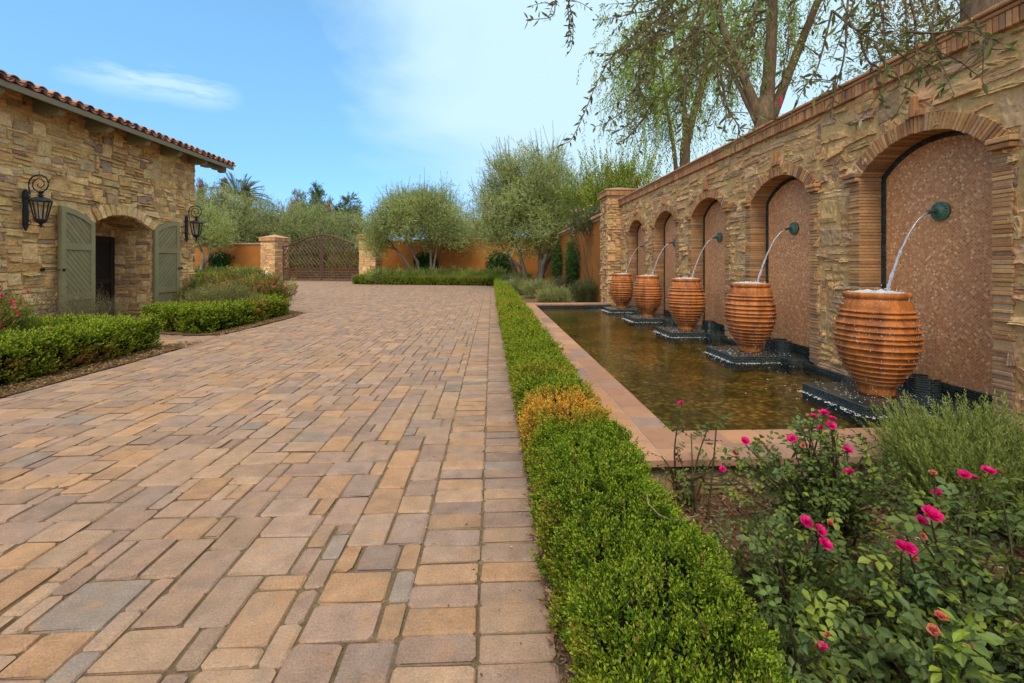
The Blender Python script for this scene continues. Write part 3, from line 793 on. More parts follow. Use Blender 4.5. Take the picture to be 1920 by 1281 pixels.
# urns
sc = .001088
pts = [(0, 1008), (.165, 1010), (.182, 1006), (.183, 985), (.186, 950), (.192, 925), (.208, 915)]
rid = [(905, .222), (872, .252), (832, .288), (792, .318), (748, .348), (708, .368), (660, .386), (604, .410), (545, .418), (508, .415), (458, .410), (405, .402), (340, .378), (300, .360)]
for k, (y, r_) in enumerate(rid):
    nxt = rid[k + 1] if k + 1 < len(rid) else (262, .342)
    pts += [(r_ - .020, y + 10), (r_ - .006, y + 6), (r_ + .012, y + 1), (r_ + .012, y - 4), (r_ + .002, y - 9), (r_ - .012, y - 15)]
    my_, mr_ = (y + nxt[0]) / 2, (r_ + nxt[1]) / 2
    if y - nxt[0] > 34: pts += [(mr_ - .006, my_)]
pts += [(.345, 265), (.328, 225), (.310, 200), (.303, 196), (.318, 188), (.327, 170), (.325, 152), (.315, 142), (.298, 140), (.290, 148), (.288, 185), (.0005, 185)]
prof = [(max(r_ * .785, .0005), ZP + (1008 - y) * sc) for r_, y in pts]
POTC = (.53, .175, .038)
uroot = thing('urn', (PX, AY[0], ZP), None, 'urn')
mb = MB(); cut = len(prof) - 12
lathe(mb, prof[:cut + 3], PX, AY[0], 72, np.array(POTC) * 1.0)
mb.build('body', M['pot'], uroot, smooth=True)
mb = MB(); lathe(mb, prof[cut + 2:], PX, AY[0], 72, np.array(POTC) * 1.05); mb.build('rim', M['pot'], uroot, smooth=True)
mb = MB(); zt = ZP + (1008 - 147) * sc; a = np.arange(40) * 2 * PI / 40
V = [[PX, AY[0], zt + .012]]; nr = 7
for q in range(1, nr + 1):
    rr = .2285 * q / nr; V += [[PX + rr * math.cos(t), AY[0] + rr * math.sin(t), zt + .010 * rng.normal() * (1 - (q / nr) ** 4) + .012 * (1 - q / nr)] for t in a]
fs = [np.stack([np.zeros(40, int), 1 + np.arange(40), 1 + (np.arange(40) + 1) % 40], -1)]
for q in range(nr - 1):
    i = 1 + q * 40 + np.arange(40); j = 1 + q * 40 + (np.arange(40) + 1) % 40
    fs.append(np.stack([i, i + 40, j + 40, j], -1))
mb.add(V, fs, (.8, .85, .87)); mb.build('brimming_water', M['foam'], uroot, smooth=True)
urns = [uroot] + [copy_tree(uroot, None, (PX, y, ZP)) for y in AY[1:]]
ULAB = ['largest looking terracotta urn with ribbed sides, nearest the rosemary bush', 'ribbed terracotta urn second nearest in the row of five', 'ribbed terracotta urn in the middle of the row of five', 'ribbed terracotta urn second from the far stone pillar', 'farthest ribbed terracotta urn, standing by the stone pillar']
for k, (o, l) in enumerate(zip(urns, ULAB)):
    tag(o, l, 'urn', 'five ribbed terracotta urns'); o.rotation_euler.z = k * 1.3

# falling jets and drops
JLAB = ['water jet falling into the nearest urn', 'water jet falling into the second nearest urn', 'water jet falling into the middle urn', 'water jet falling into the second farthest urn', 'water jet falling into the farthest urn by the pillar']
for k, y in enumerate(AY):
    mb = MB(); t = np.linspace(0, 1, 34); x0, z0 = PANELX - .135, 1.888; x1, z1 = 3.68, ZP + .925
    for s in range(3):
        X = x0 + (x1 - x0) * t + rng.normal(0, .0035, 34) * t; Z = z0 + (z1 - z0) * (t * .22 + t * t * .78)
        Y = y + rng.normal(0, .003, 34) * t * 1.4 + (s - 1) * .005 * t
        tube(mb, np.c_[X, Y, Z], .0046 + .0052 * np.abs(np.sin(t * 30 + s * 2 + k)) * t + rng.uniform(0, .002, 34), (.9, .93, .95), 6)
    tag(mb.build('water_jet', M['jet'], origin=(3.9, y, 1.1), smooth=True), JLAB[k], 'water jet', 'water jets from the wall spouts')
_oct = np.array([[1, 0, 0], [-1, 0, 0], [0, 1, 0], [0, -1, 0], [0, 0, 1], [0, 0, -1.]])
_of = np.array([[0, 2, 4], [2, 1, 4], [1, 3, 4], [3, 0, 4], [2, 0, 5], [1, 2, 5], [3, 1, 5], [0, 3, 5]])
def drops(mb, P, S):
    n = len(P); V = P[:, None] + _oct[None] * S[:, None, :]
    mb.add(V.reshape(-1, 3), (_of[None] + (np.arange(n) * 6)[:, None, None]).reshape(-1, 3), (.9, .93, .95))
prf = np.array(prof[:cut + 3]); zz = prf[:, 1]; rr = prf[:, 0]; o_ = np.argsort(zz)
mb = MB()
for k, y in enumerate(AY):
    n = 620
    z = rng.uniform(ZP + .05, ZP + .9, n); a = rng.uniform(0, 2 * PI, n); lanes = rng.uniform(0, 2 * PI, 26)
    q = rng.random(n) < .55; a[q] = lanes[rng.integers(0, 26, q.sum())] + rng.normal(0, .02, q.sum())
    r_ = np.interp(z, zz[o_], rr[o_]) + rng.uniform(.001, .018, n) + np.where(rng.random(n) < .16, rng.uniform(0, .07, n), 0)
    P = np.c_[PX + r_ * np.cos(a), y + r_ * np.sin(a), z]
    s = rng.uniform(.0012, .0034, n); drops(mb, P, np.c_[s, s, s * rng.uniform(1, 4.5, n)])
    n = 260                                           # splashing on the pedestal and the pool round it
    P = np.c_[rng.normal(PX - .12, .30, n), y + rng.normal(0, .34, n), np.zeros(n)]
    on = (P[:, 0] > PX - .435) & (np.abs(P[:, 1] - y) < .385)
    P[:, 2] = np.where(on, ZP, ZW) + np.abs(rng.normal(0, .012, n)); s = rng.uniform(.0015, .0055, n)
    P[:, 0] = np.minimum(P[:, 0], 3.9)
    drops(mb, P, np.c_[s * 1.6, s * 1.6, s * .8])
    n = 230                                           # foam line along the pedestal's waterline
    e = rng.random(n); side = rng.random(n) < .6
    P = np.where(side[:, None], np.c_[PX - .44 - np.abs(rng.normal(0, .03, n)), y - .39 + .78 * e, np.full(n, ZW)], np.c_[PX - .44 + .62 * e, y - .39 - np.abs(rng.normal(0, .035, n)), np.full(n, ZW)])
    s = rng.uniform(.002, .006, n); drops(mb, P, np.c_[s * 1.5, s * 1.5, s * .7])
    n = 60; a = rng.uniform(0, 7, n); r_ = np.abs(rng.normal(0, .1, n))
    P = np.c_[PX + .08 + r_ * np.cos(a), y + r_ * np.sin(a), ZP + .93 + np.abs(rng.normal(0, .022, n))]; s = rng.uniform(.002, .007, n); drops(mb, P, np.c_[s, s, s * 1.3])
tag(mb.build('water_spray', M['foam'], origin=(PX, 8, 0)), 'white drops running down the urns and splashing round their pedestals', 'spray', kind='stuff')

# overflow cups behind the urns
mb = MB(); a = np.linspace(-.35 * PI, 1.15 * PI, 22) + PI * .5; cx, cy = 4.03, AY[0]
V = []
for r_ in (.135, .105):
    for z in (ZP - .01, ZP + .15): V.append(np.c_[cx + r_ * np.cos(a), cy + r_ * np.sin(a), np.full(22, z)])
V = np.concatenate(V); i = np.arange(21)
q = lambda a_, b_: np.stack([i + a_ * 22, i + 1 + a_ * 22, i + 1 + b_ * 22, i + b_ * 22], -1)
mb.add(V, np.concatenate([q(0, 1), q(2, 3), q(1, 3), np.array([[0, 22, 66, 44], [21, 43, 87, 65]])]), (.02, .03, .03))
cup = mb.build('overflow_weir', M['blacktile'], origin=(4.03, AY[0], ZP))
for k, o in enumerate([cup] + [copy_tree(cup, None, (4.03, y, ZP)) for y in AY[1:3]]):
    tag(o, ['curved black tiled overflow weir behind the nearest urn', 'curved black tiled overflow weir behind the second nearest urn', 'curved black tiled overflow weir behind the middle urn'][k], 'weir', 'curved overflow weirs behind the urns')

# ================================================================== GATEHOUSE
FX = -9.7; BY0, BY1, BZ = 1.0, 15.1, 4.965
OC, OH, OZ, OR_ = 12.25, .95, 2.36, .32
OR = (OH * OH + OR_ ** 2) / (2 * OR_); ozc = OZ + OR_ - OR
bl = thing('gatehouse', (FX - 3, 8, 0), 'small tan stone gatehouse with tiled eaves and an arched doorway on the left', 'building')
STG = [(.64, .41, .165), (.70, .47, .205), (.54, .34, .15), (.72, .50, .24), (.43, .275, .15), (.35, .23, .15), (.66, .385, .15), (.57, .395, .195)]
STGW = [6, 6, 4, 4, 2.6, 2.2, 4, 4]
MG = (.62, .40, .165)
def gmask(a, b):
    y = a + BY0; dy = np.abs(y - OC)
    return ~(((dy < OH + .0) & (b <= OZ)) | ((b > OZ - .12) & (dy * dy + (b - ozc) ** 2 < (OR + .26) ** 2)))
mb = MB()
SZ = STONE_SIZES + [(4, 3), (3, 4), (5, 2)]; SW = STONE_W + [3, 1.6, 4]
stones(mb, BY1 - BY0, BZ, lambda a, b, d: np.c_[FX + d, BY0 + a, b], STG, STGW, gmask, mx=.10, my=.088, prot=(.008, .042), jit=.03, sizes=SZ, wts=SW)
th = math.asin(OH / OR) + .10
stones(mb, 2 * th * OR, .31, lambda a, b, d: np.c_[FX + d, OC + (OR + b) * np.sin(a / OR - th), ozc + (OR + b) * np.cos(a / OR - th)], STG, [5, 7, 2, 8, 0, 0, 3, 3], mx=.155, my=.31, prot=(.03, .06), jit=.014, sizes=[(1, 1)], wts=[1])
stones(mb, 1.0, 2.42, lambda a, b, d: np.c_[FX - 1.0 + a, OC + OH - d, b], STG, STGW, mx=.10, my=.092)
stones(mb, 1.0, 2.42, lambda a, b, d: np.c_[FX - 1.0 + a, OC - OH + d, b], STG, STGW, mx=.10, my=.092)
stones(mb, 1.0, 2 * (th - .08) * OR, lambda a, b, d: np.c_[FX - 1.0 + a, OC + (OR - d) * np.sin(b / OR - th + .08), ozc + (OR - d) * np.cos(b / OR - th + .08)], STG, STGW, mx=.11, my=.09, prot=(.0, .02))
stones(mb, 2 * OH, .62, lambda a, b, d: np.c_[FX - 1.0 + d, OC - OH + a, 2.17 + b], STG, STGW)
stones(mb, 1.2, BZ, lambda a, b, d: np.c_[FX - a, BY1 + d, b], STG, STGW, mx=.1)
box(mb, -17, FX - 1.02, BY0, BY1 - .01, -.06, BZ, MG); box(mb, FX - 1.02, FX + .004, BY0, OC - OH - .005, -.06, BZ, MG)
box(mb, FX - 1.02, FX + .004, OC + OH + .005, BY1 - .01, -.06, BZ, MG); box(mb, FX - 1.0, FX - .03, OC - OH, OC + OH, ozc + OR + .03, BZ, MG)
hole_face(mb, FX - .007, OC - OH - .01, OC + OH + .01, 2.3, ozc + OR + .2, [OC], OH, OZ, OR, ozc, MG)
mb.build('stone_wall', M['stone'], bl)
# dark plank door at the back of the passage
door = None
mb = MB(); dx = FX - .985; DK = np.array((.030, .019, .012))
box(mb, dx - .02, dx, OC - OH + .02, OC + OH - .02, 0, 2.17, DK)
for y0, y1, z0, z1 in ((-OH + .03, -OH + .15, .02, 2.14), (OH - .15, OH - .03, .02, 2.14), (-.08, -.005, .02, 2.14), (.005, .08, .02, 2.14)):
    box(mb, dx, dx + .035, OC + y0, OC + y1, z0, z1, DK * 1.4, .006)
for z0, z1 in ((.02, .2), (.86, 1.0), (2.0, 2.14)):
    for ya, yb in ((-OH + .152, -.082), (.082, OH - .152)): box(mb, dx, dx + .033, OC + ya, OC + yb, z0, z1, DK * 1.4, .006)
for (ya, yb, sg) in ((-OH + .155, -.085, 1), (.085, OH - .155, -1)):
    for (z0, z1) in ((.205, .855), (1.005, 1.995)):
        rect = [(ya, z0), (yb, z0), (yb, z1), (ya, z1)]
        for k in range(-14, 16):
            o = k * .15; s = 3.
            st = [(ya + o - s * sg * .0, z0 - 1.5), (ya + o + .142, z0 - 1.5), (ya + o + .142 + 3 * sg, z0 + 1.5), (ya + o + 3 * sg, z0 + 1.5)]
            pl = clip_poly(st, rect)
            if len(pl) > 2: prism(mb, pl, lambda a_, b_, t: np.c_[dx + t, OC + a_, b_], .0, .014, DK * rng.uniform(.85, 1.25))
mb.build('door', M['wood'], bl)
# shutters
GRN = np.array((.27, .24, .12))
def shutter(sg, ang):
    mbp, mbf = MB(), MB(); hy = OC + sg * (OH + .02); ca, sa = math.cos(ang), math.sin(ang)
    def fn(a_, b_, t): return np.c_[FX + .075 + a_ * sa + t * ca, hy + sg * (a_ * ca - t * sa), b_]
    zt = lambda a_: ozc + .02 + np.sqrt(OR ** 2 - (OH - a_) ** 2)
    Wd = .93; e = np.linspace(0, Wd, 9)
    full = [(0, .05), (Wd, .05)] + [(a_, zt(a_)) for a_ in e[::-1]]
    if True: prism(mbp, full, fn, -.035, .006, GRN * .8)
    ins = [(.115, .2), (Wd - .115, .2)]
    def piece(poly, t1, c): prism(mbf, poly, fn, .004, t1, c)
    piece([(0, .05), (.115, .05), (.115, zt(.115)), (.06, zt(.06)), (0, zt(0))], .048, GRN * 1.08)
    piece([(Wd - .115, .05), (Wd, .05), (Wd, zt(Wd)), (Wd - .06, zt(Wd - .06)), (Wd - .115, zt(Wd - .115))], .048, GRN * 1.08)
    for z0, z1 in ((.05, .22), (.58, .735), (1.735, 1.885)): piece([(.116, z0), (Wd - .116, z0), (Wd - .116, z1), (.116, z1)], .044, GRN * rng.uniform(1., 1.1))
    ee = np.linspace(.116, Wd - .116, 7)
    piece([(a_, zt(a_) - .125) for a_ in ee] + [(a_, zt(a_)) for a_ in ee[::-1]], .046, GRN * 1.05)
    for z0, z1 in ((.22, .58), (.735, 1.735), (1.885, None)):
        if z1 is None: clip = [(.117, z0), (Wd - .117, z0)] + [(a_, zt(a_) - .126) for a_ in ee[::-1]]
        else: clip = [(.117, z0), (Wd - .117, z0), (Wd - .117, z1), (.117, z1)]
        for k in range(-16, 20):
            o = k * .135; st = [(o - 1, z0 - 1.), (o - 1 + .118, z0 - 1.), (o + 2 + .118, z0 + 2.15), (o + 2, z0 + 2.15)]
            pl = clip_poly(st, clip)
            if len(pl) > 2: prism(mbp, pl, fn, .0, .022, GRN * rng.uniform(.86, 1.08))
    p = mbp.build('shutter', M['wood'], bl); mbf.build('frame', M['wood'], p)
    m = MB(); zz = 1.28; q = fn(np.array([Wd - .05]), np.array([zz]), np.array([.05]))[0]; w = np.array([FX + .05, hy + sg * (Wd + .26), zz + .01])
    tube(m, [q, (q + w) / 2 + [.01, 0, 0], w], .008, (.02, .02, .022), 6)
    for c, rr_ in ((q, .035), (w, .04)): tube(m, [c + [-.02, 0, 0], c + [.012, 0, 0], c + [.02, 0, 0]], [rr_, rr_, rr_ * .5], (.018, .018, .02), 10)
    m.build('holdback', M['iron'], p)
shutter(-1, .075); shutter(1, .06)
# roof
SL = math.radians(17); EX, EZ = -9.02, 4.80; RY0, RY1 = .4, 16.05
cs, sn = math.cos(SL), math.sin(SL)
def roofp(s, y, up): return np.c_[EX - s * cs - up * sn * 0, np.broadcast_to(y, np.shape(s)), EZ + s * sn + up]
mb = MB(); TL = [(0.345, 0.163, 0.101), (0.414, 0.215, 0.133), (0.287, 0.137, 0.091), (0.253, 0.150, 0.119), (0.471, 0.273, 0.182), (0.207, 0.130, 0.105)]; TLW = [6, 5, 4, 3, 2, 2]
na = 9
def shells(P0, P1, r0, r1, up, th, cols):
    """half-round tiles between P0 (lower) and P1 (upper); up=+1 covers, -1 pans"""
    n = len(P0); a = np.linspace(.06 * PI, .94 * PI, na)
    V = []
    for P, r_ in ((P0, r0), (P1, r1)):
        for dr in (0, -th):
            y = (r_ + dr) * np.cos(a); z = up * (r_ + dr) * np.sin(a)
            V.append(np.stack([np.repeat(P[:, :1], na, 1), P[:, 1:2] + y[None], P[:, 2:3] + z[None] * .9], -1))
    V = np.concatenate(V, 1)                               # outer0, inner0, outer1, inner1
    i = np.arange(na - 1)
    q = lambda a_, b_: np.stack([i + a_ * na, i + 1 + a_ * na, i + 1 + b_ * na, i + b_ * na], -1)
    fs = np.concatenate([q(0, 2), q(1, 3), q(0, 1), q(2, 3)])
    mb.add(V.reshape(-1, 3), (fs[None] + (np.arange(n) * 4 * na)[:, None, None]).reshape(-1, 4), np.repeat(cols, 4 * na, 0))
pit = .262; ycol = np.arange(RY0 + .1, RY1 - .05, pit); nc = len(ycol)
for crs in range(-1, 7):
    s0 = max(crs, 0) * .36 - .05 + (.035 if crs < 0 else 0); s1 = s0 + .44
    j = rng.normal(0, .012, nc)
    lift = .075 + .012 - (.052 if crs < 0 else 0)
    P0 = roofp(s0 + j, ycol + rng.normal(0, .006, nc), lift); P1 = roofp(s1 + j, ycol + rng.normal(0, .006, nc), lift - .03)
    shells(P0, P1, .108, .088, 1, .017, pick(TL, nc, TLW) * rng.uniform(.8, 1.15, (nc, 1)))
    if crs >= 0:
        P0 = roofp(s0 + .02 + j, ycol + pit / 2, .115); P1 = roofp(s1 + .02 + j, ycol + pit / 2, .10)
        shells(P0, P1, .10, .115, -1, .017, pick(TL, nc, TLW) * rng.uniform(.75, 1.05, (nc, 1)))
RL = 4.2
for (xa, xb, za, zb) in ((EX + .0, EX - RL * cs, EZ, EZ + RL * sn), (EX - RL * cs, EX - 2 * RL * cs, EZ + RL * sn, EZ)):
    prism(mb, [(xa, za + .02), (xb, zb + .02), (xb, zb - .0), (xa, za - .0)], lambda a_, b_, t: np.c_[a_, t, b_], RY0, RY1, (.24, .11, .07))
mb.build('tiled_roof', M['brick'], bl)
GR = np.array((.19, .17, .105))
mb = MB(); prism(mb, [(EX + .02, EZ - .002), (EX - .02, EZ + .006), (EX - .02, EZ - .11), (EX + .02, EZ - .11)], lambda a_, b_, t: np.c_[a_, t, b_], RY0 + .02, RY1 + .02, GR); mb.build('fascia', M['wood'], bl)
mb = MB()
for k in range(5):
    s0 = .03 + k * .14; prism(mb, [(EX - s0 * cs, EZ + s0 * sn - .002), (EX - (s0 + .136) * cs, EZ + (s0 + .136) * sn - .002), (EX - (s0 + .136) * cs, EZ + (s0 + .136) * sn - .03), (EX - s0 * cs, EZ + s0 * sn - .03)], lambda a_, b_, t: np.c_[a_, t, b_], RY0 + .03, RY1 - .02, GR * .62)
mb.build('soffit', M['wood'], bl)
ryl = [8.78 - 1.21 * k for k in range(6, 0, -1)] + [8.78, 9.99, 11.2, 12.41, 13.62, 14.8]
prof_r = [(0, .0), (.64, -.195), (.64, -.27), (.615, -.335), (.56, -.38), (.49, -.395), (.42, -.38), (.37, -.345), (.33, -.37), (.0, -.34)]
for y in ryl:
    mb = MB(); prism(mb, [(FX - .08 + px, 4.965 + pz) for px, pz in prof_r], lambda a_, b_, t: np.c_[a_, y + t, b_], -.075, .075, GR * 1.45 * rng.uniform(.9, 1.1))
    mb.build('rafter_tail', M['wood'], bl)
mb = MB()                                                   # lookout beam under the end of the eave
pr2 = [(14.9, 4.78), (16.03, 4.78), (16.06, 4.70), (16.02, 4.60), (15.92, 4.555), (15.82, 4.58), (15.76, 4.64), (15.66, 4.60), (15.5, 4.60), (15.4, 4.64), (15.2, 4.58), (14.9, 4.56)]
prism(mb, pr2, lambda a_, b_, t: np.c_[-9.32 + t, a_, b_], -.08, .08, GR); mb.build('lookout_beam', M['wood'], bl)

# wall lanterns
IR = np.array((.022, .022, .025))
def lantern(y):
    r = thing('wall_lantern', (FX, y, 2.3), None, 'lantern')
    lx = FX + .36; IRb = IR
    mb = MB()
    plate = [(-.045, 2.18), (0, 2.10), (.045, 2.18), (.055, 2.5), (.04, 2.62), (.06, 2.78), (.05, 2.9), (0, 2.96), (-.05, 2.9), (-.06, 2.78), (-.04, 2.62), (-.055, 2.5)]
    prism(mb, plate, lambda a_, b_, t: np.c_[FX + .045 + t, y + a_, b_], 0, .03, IRb)
    t = np.linspace(0, 1, 60); th = -1.7 + 2.6 * 2 * PI * t * .82
    # S-bracket: out from the plate, up and round into a spiral over the lantern
    rad = .195 * (1 - t) ** .8 + .022
    sx = FX + .335 + rad * np.cos(PI - th - 1.44 + 0) * 1.0; sz = 3.06 + rad * np.sin(PI - th - 1.44)
    start = np.array([[FX + .07, y, 2.80], [FX + .11, y, 2.765], [FX + .15, y, 2.79], [FX + .145, y, 2.87]])
    sp = np.c_[sx, np.full(60, y), sz]
    tube(mb, np.concatenate([start, sp]), np.r_[np.full(4, .014), np.linspace(.014, .008, 60)], IRb, 7)
    tube(mb, [sp[14], sp[14] + [.03, 0, .06], sp[14] + [.075, 0, .085], sp[14] + [.10, 0, .06], sp[14] + [.08, 0, .035]], [.009, .008, .007, .006, .005], IRb, 6)
    tube(mb, [sp[8], sp[8] + [-.01, 0, .05], sp[8] + [.012, 0, .075]], [.008, .006, .003], IRb, 6)
    tube(mb, [(FX + .07, y, 2.24), (FX + .14, y, 2.22), (FX + .17, y, 2.27), (FX + .13, y, 2.31)], .009, IRb, 6)
    mb.build('bracket', M['iron'], r)
    mb = MB()
    lathe(mb, [(.0005, 2.93), (.03, 2.92), (.055, 2.895), (.03, 2.87), (.022, 2.855), (.05, 2.84), (.056, 2.825), (.03, 2.81), (.045, 2.80)], lx, y, 12, IR * 1.4)
    a = np.arange(24) * 2 * PI / 24 + PI / 6
    rings = [(.045, 2.80), (.09, 2.788), (.145, 2.765), (.178, 2.735), (.187, 2.70)]
    V = []
    for q, (rr_, z) in enumerate(rings):
        for s, t_ in enumerate(a):
            hx = math.cos(PI / 6) / math.cos(((t_ - PI / 6) % (PI / 3)) - PI / 6)
            dip = .03 * math.sin(((t_ - PI / 6) % (PI / 3)) * 3) * (q / 4) ** 3
            V.append((lx + rr_ * hx * math.cos(t_), y + rr_ * hx * math.sin(t_), z + dip))
    i = np.arange(24); j = (i + 1) % 24
    mb.add(V, np.concatenate([np.stack([i + 24 * q, j + 24 * q, j + 24 * q + 24, i + 24 * q + 24], -1) for q in range(4)]), np.array((.05, .055, .065)))
    mb.build('hood', M['iron'], r)
    mb = MB(); hexa = [PI / 6 + q * PI / 3 for q in range(6)]
    tp = [np.array((lx + .172 * math.cos(t_), y + .172 * math.sin(t_), 2.715)) for t_ in hexa]; bt = [np.array((lx + .092 * math.cos(t_), y + .092 * math.sin(t_), 2.33)) for t_ in hexa]
    for q in range(6):
        bar(mb, tp[q], bt[q], .02, .02, IR); bar(mb, tp[q], tp[(q + 1) % 6], .018, .024, IR); bar(mb, bt[q], bt[(q + 1) % 6], .02, .03, IR)
    lathe(mb, [(.10, 2.325), (.096, 2.30), (.07, 2.265), (.035, 2.245), (.02, 2.225), (.03, 2.205), (.014, 2.185), (.0005, 2.15)], lx, y, 12, IR)
    for q in range(6):
        t_ = q * PI / 3; tube(mb, [(lx + .02 * math.cos(t_), y + .02 * math.sin(t_), 2.21), (lx + .045 * math.cos(t_), y + .045 * math.sin(t_), 2.185), (lx + .06 * math.cos(t_), y + .06 * math.sin(t_), 2.20)], [.007, .006, .003], IR, 5)
    mb.build('lantern_frame', M['iron'], r)
    mb = MB()
    for q in range(6):
        mb.add([tp[q], tp[(q + 1) % 6], bt[(q + 1) % 6], bt[q]], np.arange(4)[None], (.5, .5, .45))
    mb.build('glass_pane', M['glass'], r)
    mb = MB(); lathe(mb, [(.03, 2.33), (.022, 2.36), (.016, 2.37), (.016, 2.50), (.012, 2.51), (.014, 2.54), (.008, 2.58), (.0005, 2.60)], lx, y, 10, (.62, .56, .42)); mb.build('candle_lamp', M['wood'], r)
    return r
l1 = lantern(9.72); tag(l1, 'black iron scroll lantern with glass panes left of the green shutters', 'lantern', 'wrought iron wall lanterns')
l2 = copy_tree(l1, None, (FX, 14.62, 2.3)); tag(l2, 'black iron scroll lantern near the gatehouse corner, right of the shutters', 'lantern', 'wrought iron wall lanterns')

# ================================================================== BOUNDARY WALLS, GATE
ORG = (.36, .135, .030)
def xline(u):
    s = (u - CU) / F; xc = 32.893 * s / (1 + .31 * s); return xc, wall_d(xc)
wa = np.array(cam(-34, wall_d(-34))); wb = np.array(cam(2.0, wall_d(2.0)))
wdir = nrm(wb - wa); wang = math.atan2(wdir[1], wdir[0])
def bwall(p0, p1, zt, label):
    p0, p1 = np.array(p0), np.array(p1); c = (p0 + p1) / 2; Lh = np.linalg.norm(p1 - p0) / 2; an = math.atan2(*(p1 - p0)[::-1])
    r = thing('boundary_wall', (c[0], c[1], 0), label, 'wall', 'orange stucco boundary walls')
    mb = MB(); boxes(mb, [[c[0], c[1], zt / 2 - .05]], [[Lh, .16, zt / 2 + .01]], .01, ORG, rotz(an)); mb.build('stucco_face', M['stucco'], r)
    mb = MB(); boxes(mb, [[c[0], c[1], zt + .0]], [[Lh, .20, .05]], .008, (.36, .25, .14), rotz(an))
    n = int(2 * Lh / .33); q = (np.arange(n) + .5) / n * 2 * Lh - Lh
    C = np.c_[c[0] + q * math.cos(an), c[1] + q * math.sin(an), np.full(n, zt + .105)]
    boxes(mb, C, [[Lh / n - .004, .27, .052]], .02, pick([(.52, .27, .15), (.47, .25, .14), (.56, .31, .18)], n) * rng.uniform(.9, 1.1, (n, 1)), rotz(an)); mb.build('coping', M['tile'], r)
    return r
gL, gR = xline(518), xline(701)
bwall(cam(-34, wall_d(-34)), cam(gL[0] - .6, wall_d(gL[0] - .6)), 3.14, 'orange stucco boundary wall left of the iron gate')
crn = cam(1.95, wall_d(1.95)); crn = np.array([3.75, crn[1] + (3.75 - crn[0]) * wdir[1] / wdir[0]])
bwall(cam(gR[0] + .6, wall_d(gR[0] + .6)), crn, 3.20, 'orange stucco boundary wall right of the iron gate behind the olives')
bwall((3.92, 14.5), (3.92, crn[1] + .2), 2.98, 'orange stucco side wall running back from the fountain wall pillar')
GP = []
for (xc, lab) in ((gL[0], 'stone gate pillar left of the iron gate with a white plaque'), (gR[0], 'stone gate pillar right of the iron gate half hidden by the olive')):
    p = cam(xc, wall_d(xc) - .25); r = thing('gate_pillar', (p[0], p[1], 0), lab, 'pillar', 'stone gate pillars'); GP.append((p, r))
    pillar(r, p[0], p[1], .76, .76, 3.42, wang, .10, 4.0, sides=(0, 1, 3), small=2.0)
mb = MB(); p = GP[0][0]; Rz = rotz(wang)
boxes(mb, [np.array([p[0], p[1], .68]) + Rz @ np.array([.0, -.83, 0])], [[.17, .03, .19]], .01, (.78, .74, .64), Rz)
mb.build('plaque', M['wood'], GP[0][1])
# wrought iron gate
g0 = GP[0][0] + wdir * .86; g1 = GP[1][0] - wdir * .86; GW = np.linalg.norm(g1 - g0)
gt = thing('driveway_gate', ((g0[0] + g1[0]) / 2, (g0[1] + g1[1]) / 2, 0), 'rust brown wrought iron double gate with an arched top between stone pillars', 'gate')
RU = np.array((.095, .042, .022))
def gp(s, z, t=0.): q = g0 + wdir * s; return np.array([q[0] - wdir[1] * t, q[1] + wdir[0] * t, z])
ztop = lambda s: 2.92 + .93 * (.5 - .5 * math.cos(2 * PI * np.clip(s / GW, 0, 1))) ** .8
for leaf in (0, 1):
    s0, s1 = (.03, GW / 2 - .012) if leaf == 0 else (GW / 2 + .012, GW - .03)
    mb = MB(); ss = np.linspace(s0, s1, 26)
    for w, s in ((.11, s0 + .055), ((.13), (s1 - .065))): bar(mb, gp(s, .06), gp(s, ztop(s)), w, .09, RU)
    if leaf == 1: pass
    for k in (1, 2): s = s0 + (s1 - s0) * k / 3; bar(mb, gp(s, .06), gp(s, ztop(s)), .075, .06, RU)
    for z, h in ((.1, .08), (1.05, .09)): bar(mb, gp(s0, z), gp(s1, z), .07, h, RU)
    tube(mb, [gp(s, ztop(s)) for s in ss], .075, RU, 6)
    lf = mb.build('gate_leaf', M['iron'], gt)
    mb = MB()
    for s in np.arange(s0 + .1, s1, .20): bar(mb, gp(s, .13, .02), gp(s, 1.02, .02), .10, .02, RU * 1.5)
    for z in np.arange(.2, 1.02, .20): bar(mb, gp(s0 + .06, z, .005), gp(s1 - .06, z, .005), .012, .10, RU * 1.5)
    mb.build('lattice_panel', M['iron'], lf)
    mb = MB(); pitch = .36
    for sg in (-1, 1):
        for k in range(-14, 24):
            o = s0 + k * pitch; q = np.linspace(0, 3.2, 24); S_ = o + sg * q * .8 + (0 if sg > 0 else 0); Z_ = 1.09 + q
            S_ = S_ + .05 * np.sin(q * 6); ok = (S_ > s0 + .08) & (S_ < s1 - .08) & (Z_ < np.array([ztop(x) for x in S_]) - .04)
            run = np.flatnonzero(ok)
            if len(run) > 2: tube(mb, [gp(S_[i], Z_[i], .01 * sg) for i in run], .026, RU * .9, 4)
    for _ in range(280):                                   # forged leaves on the vine work
        s = rng.uniform(s0 + .15, s1 - .15); z = rng.uniform(1.2, ztop(s) - .15); a = rng.uniform(0, 7)
        c = gp(s, z, .03); d = gp(s + .1 * math.cos(a), z + .1 * math.sin(a), .05)
        bar(mb, c, d, .055, .02, RU * 1.1, .008)
    mb.build('vine_scrollwork', M['iron'], lf)
